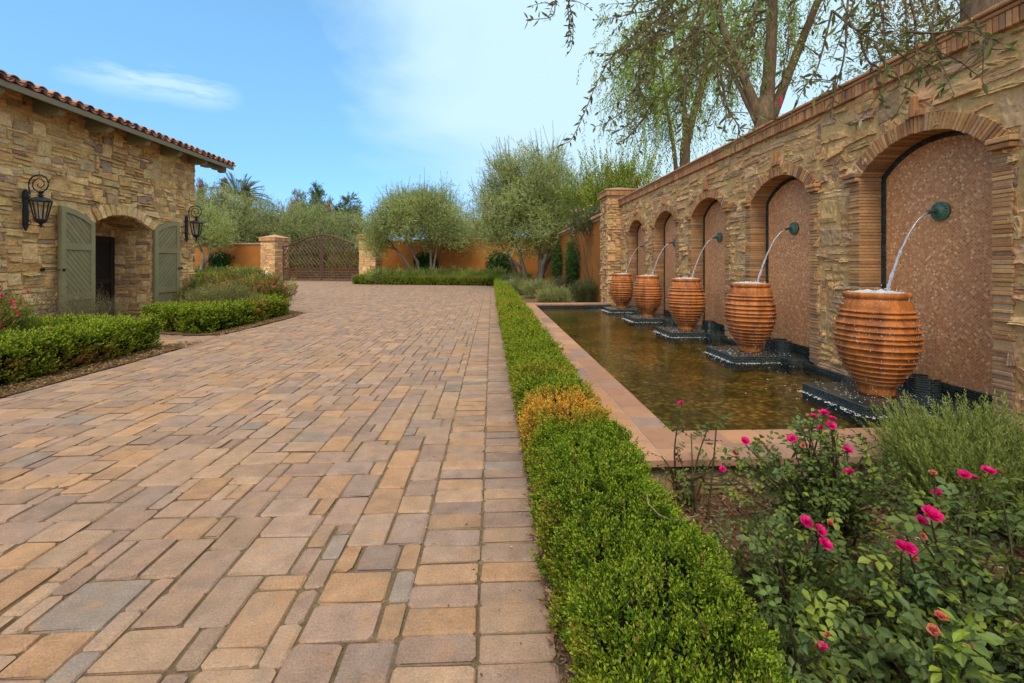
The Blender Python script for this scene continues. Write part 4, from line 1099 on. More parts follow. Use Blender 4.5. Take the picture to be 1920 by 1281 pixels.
# ================================================================== HEDGES
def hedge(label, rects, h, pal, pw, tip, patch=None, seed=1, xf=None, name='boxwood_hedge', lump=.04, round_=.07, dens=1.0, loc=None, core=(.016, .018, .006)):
    PTS, NRM = [], []
    def tw(P):
        if xf is None: return P
        R_ = rotz(xf[0]); return P @ R_.T + np.array([xf[1], xf[2], 0])
    mbc = MB()
    for ri, (x0, x1, y0, y1) in enumerate(rects):
        m = .075
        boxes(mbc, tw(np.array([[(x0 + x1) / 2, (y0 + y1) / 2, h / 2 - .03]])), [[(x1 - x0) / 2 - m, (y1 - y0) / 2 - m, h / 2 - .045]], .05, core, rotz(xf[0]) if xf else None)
        cell = 1.0
        ys = np.linspace(y0, y1, max(1, int((y1 - y0) / cell)) + 1); xs = np.linspace(x0, x1, max(1, int((x1 - x0) / cell)) + 1)
        for xa, xb in zip(xs[:-1], xs[1:]):
            for ya, yb in zip(ys[:-1], ys[1:]):
                c = tw(np.array([[(xa + xb) / 2, (ya + yb) / 2, h]]))[0]
                d = max(.9, math.hypot(c[0], c[1]))
                Lf = min(max(.0038 * d + .0125, .0175), .066)
                per = dens * 1.5 / (1.15 * Lf) ** 2
                n = int(per * (xb - xa) * (yb - ya)) + 1
                P = np.c_[rng.uniform(xa, xb, n), rng.uniform(ya, yb, n), np.full(n, h)]; N = np.tile([0, 0, 1.], (n, 1))
                PTS.append(P); NRM.append(np.c_[N, np.full(n, Lf), np.full(n, ri)])
                for edge, ax, val, sg in ((xa == xs[0], 0, x0, -1), (xb == xs[-1], 0, x1, 1), (ya == ys[0], 1, y0, -1), (yb == ys[-1], 1, y1, 1)):
                    if not edge: continue
                    ln = (yb - ya) if ax == 0 else (xb - xa); n = int(per * ln * h) + 1
                    P = np.zeros((n, 3)); P[:, ax] = val; P[:, 1 - ax] = rng.uniform(ya if ax == 0 else xa, yb if ax == 0 else xb, n); P[:, 2] = h * rng.random(n) ** .85
                    N = np.zeros((n, 3)); N[:, ax] = sg
                    PTS.append(P); NRM.append(np.c_[N, np.full(n, Lf), np.full(n, ri)])
    P = np.concatenate(PTS); Q = np.concatenate(NRM); N, Lf, ri = Q[:, :3], Q[:, 3], Q[:, 4]
    keep = np.ones(len(P), bool)
    for k, (x0, x1, y0, y1) in enumerate(rects):
        ins = (P[:, 0] > x0 - .001) & (P[:, 0] < x1 + .001) & (P[:, 1] > y0 - .001) & (P[:, 1] < y1 + .001) & (ri != k)
        keep &= ~(ins & ((np.abs(N[:, 2]) < .5) | (ri > k)))
    P, N, Lf, ri = P[keep], N[keep], Lf[keep], ri[keep].astype(int)
    RR = np.array(rects)[ri]
    # distance to the nearest outer vertical side, for rounded shoulders
    ed = np.minimum(np.minimum(P[:, 0] - RR[:, 0], RR[:, 1] - P[:, 0]), np.minimum(P[:, 1] - RR[:, 2], RR[:, 3] - P[:, 1]))
    top = N[:, 2] > .5
    for k, (x0, x1, y0, y1) in enumerate(rects):           # inner seams of joined runs are not edges
        near = (P[:, 0] > x0 - .1) & (P[:, 0] < x1 + .1) & (P[:, 1] > y0 - .1) & (P[:, 1] < y1 + .1) & (ri != k)
        ed = np.where(near, .3, ed)
    sh = np.clip(1 - ed / .16, 0, 1) ** 2 * round_
    P[:, 2] = np.where(top, P[:, 2] - sh, P[:, 2])
    zsh = np.clip((P[:, 2] - (h - .14)) / .14, 0, 1) ** 2 * round_ * .8 + np.clip(.10 - P[:, 2], 0, .1) * .5
    P = P - np.where(top[:, None], 0, N * zsh[:, None])
    wn = wob(P * [1, 1, 1.3], seed, 1.3) + .7 * wob(P, seed + 1, 4.0)
    P = P + N * (lump * wn)[:, None] - N * .012
    gapm = wob(P, seed + 2, 2.6) + .6 * wob(P, seed + 3, 7)
    dep = rng.random(len(P)); P = P - N * (np.where(gapm < -.55, .09, .0) + dep ** 3 * .05)[:, None]
    P[:, 2] = np.maximum(P[:, 2], .02)
    cmix = wob(P, seed + 5, .9)
    pal = np.array(pal); wts = np.array(pw, float)
    c = pick(pal, len(P), wts) * (1 + .34 * cmix + .16 * wob(P, seed + 6, 5.))[:, None]
    tipc = np.tile(np.array(tip), (len(P), 1))
    if patch is not None:
        w, pc = patch(P); w = np.clip(w + rng.normal(0, .12, len(P)) * (w > .02), 0, 1)[:, None]
        c = c * (1 - w) + pc * w * rng.uniform(.7, 1.25, (len(P), 1))
        tipc = tipc * (1 - w) + pc * 1.15 * w
    A = nrm(N * .75 + np.array([0, 0, .75]) * (1 - .35 * np.abs(N[:, 2:3])) + rng.normal(0, .33, P.shape))
    W_ = tw(P); A_ = A @ rotz(xf[0]).T if xf else A
    mb = MB(); k = 8
    slen = Lf * 3.0 * rng.uniform(.6, 1.6, len(P))
    # tip colours per sprig
    c2 = c
    sprigs(mb, W_ - A_ * slen[:, None] * .62, A_, slen, k, Lf, Lf * .55, c2, None, (.5, 1.1), var=.28, fold=.16)
    sprigs(mb, W_ + A_ * slen[:, None] * .18, A_, slen * .35, 3, Lf * .72, Lf * .40, tipc, None, (.35, .9), var=.25, fold=.16)
    c0 = W_.mean(0); loc = loc if loc is not None else (c0[0], c0[1], 0)
    r = thing(name, loc, label, 'hedge')
    mbc.build('inner_twigs', M['bark'], r); mb.build('foliage', M['boxleaf'], r)
    return r

HP = [(.088, .158, .006), (.12, .188, .008), (.06, .115, .006), (.165, .21, .012), (.04, .08, .005), (.30, .21, .05)]
HW = [5, 5, 3, 2.4, 1.5, .5]
HPL = [tuple(np.array(p) * (1.36, 1.3, 1.3)) for p in HP]
def patch_main(P):
    y = P[:, 1]; w = np.zeros(len(P)); pc = np.tile([.64, .33, .045], (len(P), 1))
    g = lambda c, s: np.exp(-((y - c) / s) ** 2)
    w += .9 * g(3.04, .23) * np.clip(P[:, 2] / .3, 0, 1)
    yb = (.40 * g(4.05, .22) + .5 * g(8.0, .35) + .62 * g(10.6, .55) + .5 * g(15.2, .6) + .3 * g(5.4, .4) + .25 * g(6.6, .4)) * np.clip(P[:, 2] / .3, 0, 1)
    m = yb > w; pc[m] = (.42, .29, .03); w = np.maximum(w, yb)
    e = .34 * np.clip((.30 - P[:, 0]) / .08, 0, 1) * (wob(P, 91, 2.) > .1); m = e > w; pc[m] = (.40, .28, .04); w = np.maximum(w, e)
    far = np.clip((y - 2.2) / 5, 0, .55) * .55; m = far > w; pc[m] = (.29, .32, .018); w = np.maximum(w, far)
    return w, pc
main_hedge = hedge('long low clipped boxwood hedge with orange brown scorched patches running along the pool coping', [(.25, .76, .55, 28.9)], .45, HP, HW, (.235, .32, .018), patch_main, 3, lump=.055, dens=1.15, loc=(.5, 8, 0))
mb = MB(); tube(mb, [at3(1213, 925, 1.78), at3(1216, 945, 1.74), at3(1235, 965, 1.70), at3(1262, 977, 1.68), at3(1310, 966, 1.72)], [.0016, .002, .0022, .002, .001], (.42, .34, .2), 5); mb.build('dead_twig', M['bark'], main_hedge)
def patch_l(P):
    w = np.zeros(len(P)); pc = np.tile([.30, .115, .03], (len(P), 1))
    g = lambda c, s: np.exp(-(((P - np.array(c)) / np.array(s)) ** 2).sum(1))
    w = .9 * g((-5.45, 6.4, .10), (.4, .5, .12)) + .5 * g((-5.45, 5.4, .2), (.4, .2, .1))
    return w, pc
def patch_r(P):
    g = lambda c, s: np.exp(-(((P - np.array(c)) / np.array(s)) ** 2).sum(1))
    w = .95 * g((-5.6, 11.0, .38), (.3, .14, .22)) + .6 * g((-5.6, 11.35, .2), (.3, .12, .3))
    return w, np.tile([.42, .23, .05], (len(P), 1))
hedge('clipped boxwood hedge with an outer corner turned toward the green shutters, nearest the left edge', [(-6.08, -5.50, 1.0, 7.70), (-7.6, -6.08, 7.12, 7.70)], .50, HPL, HW, (.32, .39, .03), patch_l, 13, loc=(-5.8, 6, 0), lump=.045)
hedge('clipped boxwood hedge with one orange dead streak, in front of the gatehouse roses', [(-6.2, -5.62, 9.25, 12.7), (-6.75, -6.2, 9.45, 10.0), (-7.25, -6.75, 9.7, 10.25)], .50, HPL, HW, (.30, .38, .03), patch_r, 23, loc=(-6, 11, 0), lump=.04)
pA, pB = cam(-10.55, 31.9), cam(-1.0, 29.85); an = math.atan2(*(pB - pA)[::-1]); ln = np.linalg.norm(pB - pA)
FPAL = [(.19, .25, .018), (.24, .29, .02), (.13, .18, .014), (.29, .31, .03)]
hedge('low clipped hedge with a rounded end edging the far olive bed', [(0, ln + .9, -.45, .3), (-.75, 0, -.30, .75), (-.95, -.3, .75, 2.6)], .56, FPAL, [5, 4, 2, 2], (.24, .27, .04), None, 33, (an, pA[0], pA[1]), lump=.06, round_=.16)
pA, pB = cam(-30, 36.9), cam(-23.2, 37.2); an = math.atan2(*(pB - pA)[::-1]); ln = np.linalg.norm(pB - pA)
hedge('distant clipped hedge strip before the left orange wall', [(0, ln, -.4, .4)], .62, FPAL, [5, 4, 2, 2], (.24, .27, .04), None, 43, (an, pA[0], pA[1]), lump=.05, round_=.1)

# ================================================================== TREES AND SHRUBS
def lumpsample(n, blobs, seed, shell=.45, lumpy=.28):
    """points and outward directions in a union of lumpy ellipsoids"""
    B = np.array(blobs, float); vol = (B[:, 3] * B[:, 4] * B[:, 5]) ** .8; k = rng.choice(len(B), n, p=vol / vol.sum())
    d = nrm(rng.normal(size=(n, 3))); r = rng.random(n) ** shell
    r = r * (1 + lumpy * wob(d + k[:, None] * 3.1, seed, .75))
    P = B[k, :3] + d * B[k, 3:6] * r[:, None]
    return P, d

def crown(mb, blobs, ncl, per, clr, slen, k, L, W, pal, pw=None, up=.5, out=.6, rnd=.5, tip=None, seed=5, droop=0, ang=(.4, .9), var=.25, shell=.45, lumpy=.28, fine=False):
    C, D = lumpsample(ncl, blobs, seed, shell, lumpy)
    P = np.repeat(C, per, 0) + rng.normal(0, 1, (ncl * per, 3)) * clr
    Dn = np.repeat(D, per, 0)
    cb = pick(pal, ncl, pw) * rng.uniform(.72, 1.28, (ncl, 1))
    c = np.repeat(cb, per, 0)
    A = Dn * out + np.array([0, 0, up - droop]) + rng.normal(0, rnd, P.shape)
    n = len(P); sprigs(mb, P, A, slen * rng.uniform(.6, 1.3, n), k, L * rng.uniform(.8, 1.2, n), W, c, tip, ang, var=var, fine=fine)
    return C, D

def limb(mb, p, q, r0, r1, bend=.12, n=9, col=(.2, .16, .12), sides=8):
    p, q = np.array(p, float), np.array(q, float); t = np.linspace(0, 1, n)[:, None]; L = np.linalg.norm(q - p)
    off = rng.normal(0, bend * L, 3)
    X = p + (q - p) * t + off * np.sin(t * PI) + rng.normal(0, .012 * L, (n, 3)) * np.sin(t * PI)
    rr_ = (r0 + (r1 - r0) * t[:, 0]) * rng.uniform(.9, 1.1, n)
    c = np.array(col) * rng.uniform(.8, 1.2, (n, 1)); tube(mb, X, rr_, c, sides); return X

OLP = [(0.358, 0.399, 0.136), (0.280, 0.321, 0.094), (0.426, 0.473, 0.201), (0.202, 0.231, 0.064), (0.329, 0.394, 0.106), (0.484, 0.529, 0.271)]
OLW = [5, 4, 3, 2.5, 4, 1.2]
BRK_C = (.20, .165, .125)

def olive(label, base, trunks, blobs, ncl, per=26, slen=.42, L=.11, W=.03, seed=5, shoots=0, shoot_top=None, group='olive trees', cat='tree', pal=OLP, up=.35, branches=26, clr=.30, trunk_r=.12, bc=BRK_C, k=9, name='olive_tree', rnd=.55, droop=0, tip=None, shell=.45, lumpy=.42, sides=8):
    r = thing(name, (base[0], base[1], 0), label, cat, group)
    mt, mc = MB(), MB(); ends = []; stems = []
    for (dx, dy, lean_x, lean_y, hh, rr_) in trunks:
        mt = MB(); stems.append(mt); X = limb(mt, (base[0] + dx, base[1] + dy, -.1), (base[0] + lean_x, base[1] + lean_y, hh), rr_ * 1.15, rr_ * .62, .07, 10, bc, sides); ends.append(X[-1]); ends.append(X[-3])
    mt = MB()
    C, D = crown(mc, blobs, ncl, per, clr, slen, k, L, W, pal, OLW if pal is OLP else None, up=up, rnd=rnd, seed=seed, droop=droop, tip=tip, shell=shell, lumpy=lumpy)
    E = np.array(ends)
    for q in rng.choice(len(C), min(branches, len(C)), replace=False):
        e = E[np.argmin(((E - C[q]) ** 2).sum(1))]; m_ = trunks[0][5]
        bm = MB(); limb(bm, e, C[q], m_ * .42, m_ * .07, .1, 7, bc, 5); bm.build('branch', M['bark'], r, smooth=True)
    if shoots:
        Bl = np.array(blobs); k_ = rng.choice(len(Bl), shoots); a = rng.uniform(0, 7, shoots); q = np.sqrt(rng.random(shoots))
        P = Bl[k_, :3] + np.c_[np.cos(a) * q * Bl[k_, 3] * .95, np.sin(a) * q * Bl[k_, 4] * .95, np.sqrt(np.maximum(1 - q * q, .05)) * Bl[k_, 5] * .8]
        A = np.c_[rng.normal(0, .26, (shoots, 2)) + np.c_[np.cos(a), np.sin(a)] * q[:, None] * .3, np.ones(shoots)]
        sl = rng.uniform(.7, 2.0, shoots)
        sprigs(mc, P, A, sl, 22, L * .9, W, pick(pal, shoots), None, (.35, .7))
        for i in range(0, shoots): limb(mc, P[i], P[i] + nrm(A[i:i + 1])[0] * sl[i], .014, .006, .02, 4, bc, 4)
    for s_ in stems: s_.build('trunk', M['bark'], r, smooth=True)
    mc.build('crown', M['leaf'], r)
    return r

# the two olives of the court
b = cam(-6.9, 32.3)
o = at(752, 32.3); c1 = at(762, 32.0)
olive('rounded olive tree with forked trunks in the far bed just right of the iron gate', b,
      [(0, 0, -1.5, .1, 2.5, .13), (.05, 0, -.7, -.1, 3.0, .12), (.5, .1, 1.0, .2, 2.9, .12), (.4, 0, 1.5, 0, 2.7, .10)],
      [(b[0] - .6, b[1], 4.8, 2.3, 2.1, 1.75), (b[0] + 1.2, b[1], 4.9, 2.2, 2.0, 1.85), (b[0] - 2.2, b[1], 4.2, 1.5, 1.6, 1.3), (b[0] + 2.6, b[1] - .2, 4.1, 1.4, 1.6, 1.3), (b[0] - 1.1, b[1], 5.5, 1.2, 1.2, 1.1), (b[0] + .7, b[1], 5.7, 1.2, 1.2, 1.2), (b[0] - 2.9, b[1] - .3, 2.9, .9, 1.1, .8)],
      820, 26, .42, .10, .034, 51, 46, clr=.30)
b = at(1003, 26.0)
olive('large multi-stemmed olive tree in the corner bed beyond the pool', b,
      [(0, 0, -.9, .2, 2.3, .15), (.1, .1, .15, .3, 2.8, .17), (.15, -.1, .9, -.1, 2.6, .15), (-.1, .2, -1.7, .6, 2.0, .10), (.25, .1, 1.3, .4, 2.2, .11), (-.5, 1.5, -1.6, 1.9, 2.1, .12)],
      [(b[0] - .9, b[1], 4.2, 2.5, 2.3, 2.2), (b[0] + 1.0, b[1], 4.1, 2.2, 2.2, 2.0), (b[0] - .2, b[1], 6.0, 2.0, 1.9, 1.9), (b[0] - 2.0, b[1] + .4, 5.0, 1.6, 1.6, 1.6), (b[0] + 1.6, b[1], 5.2, 1.5, 1.5, 1.6), (b[0] - 2.4, b[1], 3.2, 1.2, 1.3, 1.1), (b[0] + 2.0, b[1] - .4, 3.2, 1.2, 1.3, 1.0), (b[0] - 1.7, b[1], 6.6, .9, .9, .9), (b[0] + .7, b[1], 7.1, 1.0, 1.0, .9)],
      1250, 26, .40, .09, .031, 61, 170, clr=.28)
# olives over the wall on the left
bgl = [('silvery olive tree behind the wall beside the gatehouse corner', 392, 46, 5.6, 3.3, 355), ('broad olive tree below the palm fronds behind the left orange wall', 452, 48, 5.6, 3.5, 372),
       ('olive tree behind the left gate pillar', 520, 47, 5.0, 3.2, 390), ('olive tree rising behind the middle of the iron gate', 585, 50, 5.0, 3.4, 388), ('olive tree behind the right half of the iron gate', 652, 49, 4.4, 3.2, 402),
       ('pale olive tree seen in the gap right of the round olive', 868, 44, 3.3, 2.6, 415), ('small olive tree behind the wall left of the large olive', 905, 43, 3.0, 2.2, 425)]
for q, (lab, u, d, zc_, r_, vt) in enumerate(bgl):
    b = at(u, d); zt = H + (HOR - vt) * d / F
    bl_ = [(b[0] + rng.normal(0, .4), b[1], zt - r_ * .8, r_ * .8, r_ * .8, r_ * .8), (b[0] - r_ * .6, b[1] - .3, zt - r_ * 1.05, r_ * .7, r_ * .8, r_ * .75), (b[0] + r_ * .65, b[1] - .2, zt - r_ * 1.0, r_ * .65, r_ * .8, r_ * .75), (b[0], b[1] - .5, 2.9, r_ * .95, r_ * .8, 1.3), (b[0] + r_ * .3, b[1], zt - .5, r_ * .35, r_ * .4, .6)]
    olive(lab, b, [(0, 0, -.6, 0, 2.6, .16), (.3, 0, .7, .1, 2.7, .15)], bl_, 460, 22, .55, .15, .05, 71 + q, 22, clr=.42, branches=10,
          pal=[(.31, .34, .14), (.25, .28, .10), (.38, .40, .20), (.19, .22, .075), (.30, .34, .11)])
# small olive trunk leaning before the left wall
b = at(372, 38.2)
olive('slender leaning olive tree with pale grey trunk before the left orange wall', b, [(-.6, 0, 0.4, 0, 2.4, .14), (-.4, 0, 1.0, .1, 3.0, .11)],
      [(b[0] + .6, b[1], 4.6, 1.9, 1.5, 1.5), (b[0] - .8, b[1], 4.4, 1.6, 1.5, 1.4), (b[0] + 1.5, b[1], 3.7, 1.2, 1.1, .8)], 190, 24, .5, .13, .036, 99, 10, clr=.34, bc=(.26, .22, .17))

def simpletree(name, label, base, blobs, ncl, per, slen, L, W, pal, seed, trunk_h, tr, up=.5, out=.6, clr=.3, cat='tree', group=None, k=8, droop=0, rnd=.5, bc=(.13, .10, .07), tip=None, lumpy=.28, shell=.45, ang=(.4, .9)):
    r = thing(name, (base[0], base[1], 0), label, cat, group)
    mc = MB(); crown(mc, blobs, ncl, per, clr, slen, k, L, W, pal, None, up, out, rnd, tip, seed, droop, ang, shell=shell, lumpy=lumpy)
    if trunk_h > 0:
        mt = MB(); limb(mt, (base[0], base[1], -.1), (base[0], base[1], trunk_h), tr, tr * .4, .02, 8, bc)
        mt.build('trunk', M['bark'], r, smooth=True)
    mc.build('crown', M['leaf'], r); return r

CON = [(0.080, 0.136, 0.035), (0.056, 0.096, 0.029), (0.128, 0.176, 0.048), (0.096, 0.160, 0.032)]
for q, (lab, u, d, vt, w) in enumerate([('dark green conifer standing above the olives behind the gate, broadest of the group', 594, 72, 358, 3.4), ('dark conifer just left of the round olive tree', 657, 70, 366, 3.4),
                                        ('slim dark conifer between the palm and the broad conifer', 560, 74, 366, 1.7), ('small dark conifer tip left of the conifer by the round olive', 634, 74, 386, 1.7)]):
    b = at(u, d); zt = H + (HOR - vt) * d / F
    simpletree('conifer_tree', lab, b, [(b[0], b[1], zt * (.25 + .1 * i), w * (1.05 - .1 * i) * (.5 + .1 * rng.random()) + (rng.random() - .5) * .3, w * .8 * (1.05 - .1 * i), zt * .085) for i in range(7)] + [(b[0], b[1], zt * .96, w * .18, w * .2, zt * .07)], 150, 14, .8, .34, .13, CON, 120 + q, zt * .9, .25, up=.7, clr=.3, group='conifers behind the olives')
RUST = [(0.272, 0.120, 0.064), (0.208, 0.088, 0.056), (0.320, 0.160, 0.080), (0.176, 0.120, 0.056)]
for q, (lab, u, d, vt) in enumerate([('rusty brown cypress spire nearest the gatehouse corner', 378, 60, 338), ('rusty brown cypress spire under the eave end', 421, 60, 336), ('rusty brown cypress spire right of the palm', 464, 60, 352), ('rusty cypress spire beside the slim conifer', 551, 66, 362), ('reddish cypress spire between the two broad conifers', 618, 66, 376)]):
    b = at(u, d); zt = H + (HOR - vt) * d / F
    simpletree('cypress_tree', lab, b, [(b[0], b[1], zt * .55, .75, .75, zt * .25), (b[0], b[1], zt * .80, .5, .5, zt * .16), (b[0], b[1], zt * .94, .22, .22, zt * .06)], 90, 14, .55, .22, .07, RUST, 140 + q, zt * .85, .12, up=1.2, out=.2, clr=.16, group='rusty cypress spires', rnd=.25)
b = at(575, 60); simpletree('broadleaf_tree', 'bright yellow green treetop behind the olives left of the broad conifer', b, [(b[0], b[1], 6.6, 3.4, 3, 1.9), (b[0] + 2, b[1], 6.0, 2.6, 2.5, 1.7)], 200, 18, .5, .26, .12, [(.15, .23, .02), (.19, .27, .03), (.11, .17, .02)], 150, 5, .3)

# palm
b = at(448, 60); zt = H + (HOR - 362) * 60 / F
r = thing('palm_tree', (b[0], b[1], 0), 'feathery palm crown rising over the olives beyond the eave end', 'tree')
mt, mc = MB(), MB(); limb(mt, (b[0], b[1], -.1), (b[0], b[1], zt - .6), .34, .26, .01, 8, (.16, .12, .08)); mt.build('trunk', M['bark'], r, smooth=True)
for q in range(44):
    a = rng.uniform(0, 2 * PI); el = rng.uniform(.05, 1.35); Lf = rng.uniform(3.4, 4.6); t = np.linspace(0, 1, 14)
    dr = Lf * t; X = np.c_[b[0] + np.cos(a) * np.cos(el) * dr, b[1] + np.sin(a) * np.cos(el) * dr, zt - .7 + np.sin(el) * dr - 1.5 * t ** 2.3 * (1.1 - .4 * el)]
    tube(mc, X, np.linspace(.035, .008, 14), (.14, .14, .05), 4)
    T = nrm(np.gradient(X, axis=0)); S0 = nrm(np.cross(T, [0, 0, 1.])); U = np.cross(S0, T)
    tt = np.repeat(np.linspace(.12, .98, 26), 2); sg = np.tile([-1., 1.], 26)
    P = np.stack([np.interp(tt, t, X[:, i]) for i in range(3)], 1); Ti = np.stack([np.interp(tt, t, T[:, i]) for i in range(3)], 1); Si = np.stack([np.interp(tt, t, S0[:, i]) for i in range(3)], 1)
    D = nrm(Ti * .75 + Si * sg[:, None] * .75 + [0, 0, .12]); ll = .75 * (1 - .55 * np.abs(tt - .4))
    diamonds(mc, P, D, nrm(np.cross(D, Ti)), ll, .055, pick([(.12, .155, .055), (.17, .20, .08), (.09, .12, .04)], 52), .1)
mc.build('fronds', M['leaf'], r)

# plants beyond the gate
for q, (lab, u, d, w, hh, pal) in enumerate([('yellow green spiky plants behind the left leaf of the gate', 560, 46, 1.7, 2.0, [(0.300, 0.270, 0.040), (0.220, 0.240, 0.040), (0.150, 0.200, 0.040)]), ('green shrub with pale tips behind the gate centre stile', 600, 48, 1.7, 1.8, [(0.160, 0.190, 0.050), (0.240, 0.240, 0.080), (0.100, 0.130, 0.040)]),
                                             ('golden green shrub behind the right leaf of the gate', 655, 46, 1.9, 2.2, [(.27, .21, .03), (.20, .2, .04), (.13, .15, .03)]), ('dusky purple bush high behind the gate', 618, 53, 3.2, 3.3, [(.20, .10, .11), (.13, .09, .07), (.25, .14, .14), (.10, .11, .05)]), ('brown and mauve bush behind the left gate leaf', 562, 53, 2.6, 3.2, [(.16, .11, .08), (.12, .12, .05), (.20, .12, .12)])]):
    b = at(u, d); simpletree('shrub', lab, b, [(b[0], b[1], hh * .5, w, 1.2, hh * .5), (b[0] - w * .6, b[1], hh * .35, w * .6, 1, hh * .4), (b[0] + w * .6, b[1], hh * .38, w * .6, 1, hh * .42)], 130, 14, .4, .2, .07, pal, 160 + q, 0, 0, up=.8, cat='shrub', group='shrubs beyond the gate')

# climbers on the orange walls
IVY = [(0.045, 0.105, 0.024), (0.068, 0.135, 0.030), (0.033, 0.075, 0.018), (0.098, 0.173, 0.038)]
def climber(label, c, ax, w, z0, z1, th, n, seed, L=.11):
    """c point on the wall face; ax unit along the wall"""
    ax = np.array([ax[0], ax[1], 0]); out = np.array([ax[1], -ax[0], 0])
    r = thing('climbing_shrub', (c[0], c[1], 0), label, 'shrub', 'dark green climbers on the orange walls')
    zc_, hz = (z0 + z1) / 2, (z1 - z0) / 2
    d = nrm(rng.normal(size=(n, 3))); q = rng.random(n) ** .4 * (1 + .3 * wob(d, seed, .9))
    P = np.array([c[0], c[1], zc_]) + ax * (d[:, :1] * w * q[:, None]) + out * (np.abs(d[:, 1:2]) * th * q[:, None] + .04) + np.c_[np.zeros((n, 2)), d[:, 2] * hz * q]
    mb = MB(); sprigs(mb, P, out * .6 + np.array([0, 0, .1]) + rng.normal(0, .6, (n, 3)), .22, 6, L * rng.uniform(.8, 1.2, n), L * .55, pick(IVY, n), None, (.5, 1.2))
    mt = MB()
    for _ in range(5): limb(mt, (c[0] + out[0] * .1, c[1] + out[1] * .1, 0), P[rng.integers(n)], .03, .008, .05, 6, (.12, .09, .06), 5)
    mt.build('stems', M['bark'], r); mb.build('foliage', M['leaf'], r)
ws = np.array([0, 1.])
xr = 3.75
climber('tall dark green climber on the side wall nearest the stone pillar', (xr, 19.4), (0, -1.), .72, .25, 2.66, .42, 1100, 201, .075)
climber('narrow dark green climber on the side wall farther from the pillar', (xr, 24.2), (0, -1.), .85, .5, 2.55, .32, 750, 202, .09)
for lab, u, w, z0, z1, sd in (('dark green climber spread on the orange wall left of the gate', 418, 1.45, .9, 2.6, 203), ('dark green climber behind the round olive on the orange wall', 800, 1.05, .5, 2.35, 204), ('dark green climber on the orange wall left of the large olive trunks', 938, 1.05, .4, 2.4, 205)):
    xc, d = xline(u); p = cam(xc, d - .2); climber(lab, p, wdir, w, z0, z1, .5, 900, sd, .13)

# low plants of the far beds
GC = [(0.180, 0.271, 0.061), (0.234, 0.326, 0.076), (0.149, 0.217, 0.045), (0.298, 0.352, 0.091), (0.276, 0.244, 0.076)]
def mound(name, label, blobs, ncl, per, slen, L, W, pal, seed, cat='shrub', group=None, up=.9, out=.5, clr=.12, rnd=.4, k=8, tip=None, mat='leaf', ang=(.4, .9), flowers=None, shell=.5, fine=False, spots=None):
    B = np.array(blobs); r = thing(name, (B[0, 0], B[0, 1], 0), label, cat, group); mb = MB()
    C, D = crown(mb, blobs, ncl, per, clr, slen, k, L, W, pal, None, up, out, rnd, tip, seed, 0, ang, shell=shell, lumpy=.22, fine=fine)
    for v in mb.v: v[:, 2] = np.maximum(v[:, 2], .015)
    mb.build('foliage', M[mat], r)
    mt = MB()
    for q in range(10): limb(mt, (B[0, 0] + rng.normal(0, .1), B[0, 1] + rng.normal(0, .1), 0), C[rng.integers(len(C))], .016, .005, .08, 5, (.13, .09, .06), 4)
    mt.build('stems', M['bark'], r)
    if flowers:
        nf, fs, fp = flowers; mf = MB(); q = rng.integers(0, len(C), nf); P = C[q] + D[q] * .17 + rng.normal(0, .05, (nf, 3)) + [0, 0, .05]
        if spots is not None: P[:len(spots)] = spots
        for _ in range(5):
            A = nrm(rng.normal(size=(nf, 3)) + [.3, -.4, .6]); diamonds(mf, P - A * fs * .1, A, perp(A)[0], fs, fs * .8, pick(fp, nf), .2)
        mf.build('blossoms', M['flower'], r)
    return r
for q, (lab, u0, u1, d) in enumerate([('grey green low shrub behind the rounded end of the far hedge', 690, 745, 31.3), ('low shrub before the round olive trunks', 748, 812, 31.2), ('low brownish shrub in the far bed under the orange wall', 815, 878, 31), ('low shrub in the far bed nearest the corner of the hedges', 880, 945, 30.6)]):
    a_, b_ = at(u0, d), at(u1, d); bl_ = [((a_[0] * (1 - t) + b_[0] * t), a_[1] * (1 - t) + b_[1] * t + .5, .38, .55, .8, .55) for t in np.linspace(.1, .9, 5)]
    mound('low_shrub', lab, bl_, 190, 12, .30, .10, .035, GC if q != 2 else GC + [(.16, .10, .06)], 210 + q, group='low shrubs of the far bed')
for q, (lab, u0, u1) in enumerate([('low shrub strip before the left wall nearest the gatehouse', 360, 425), ('low shrub strip before the left wall nearest the gate pillar', 428, 490)]):
    a_, b_ = at(u0, 38.6), at(u1, 38.3); bl_ = [((a_[0] * (1 - t) + b_[0] * t), a_[1] * (1 - t) + b_[1] * t, .45, .6, .7, .5) for t in np.linspace(.1, .9, 5)]
    mound('low_shrub', lab, bl_, 130, 12, .32, .12, .045, GC, 220 + q, group='low shrubs before the left wall')
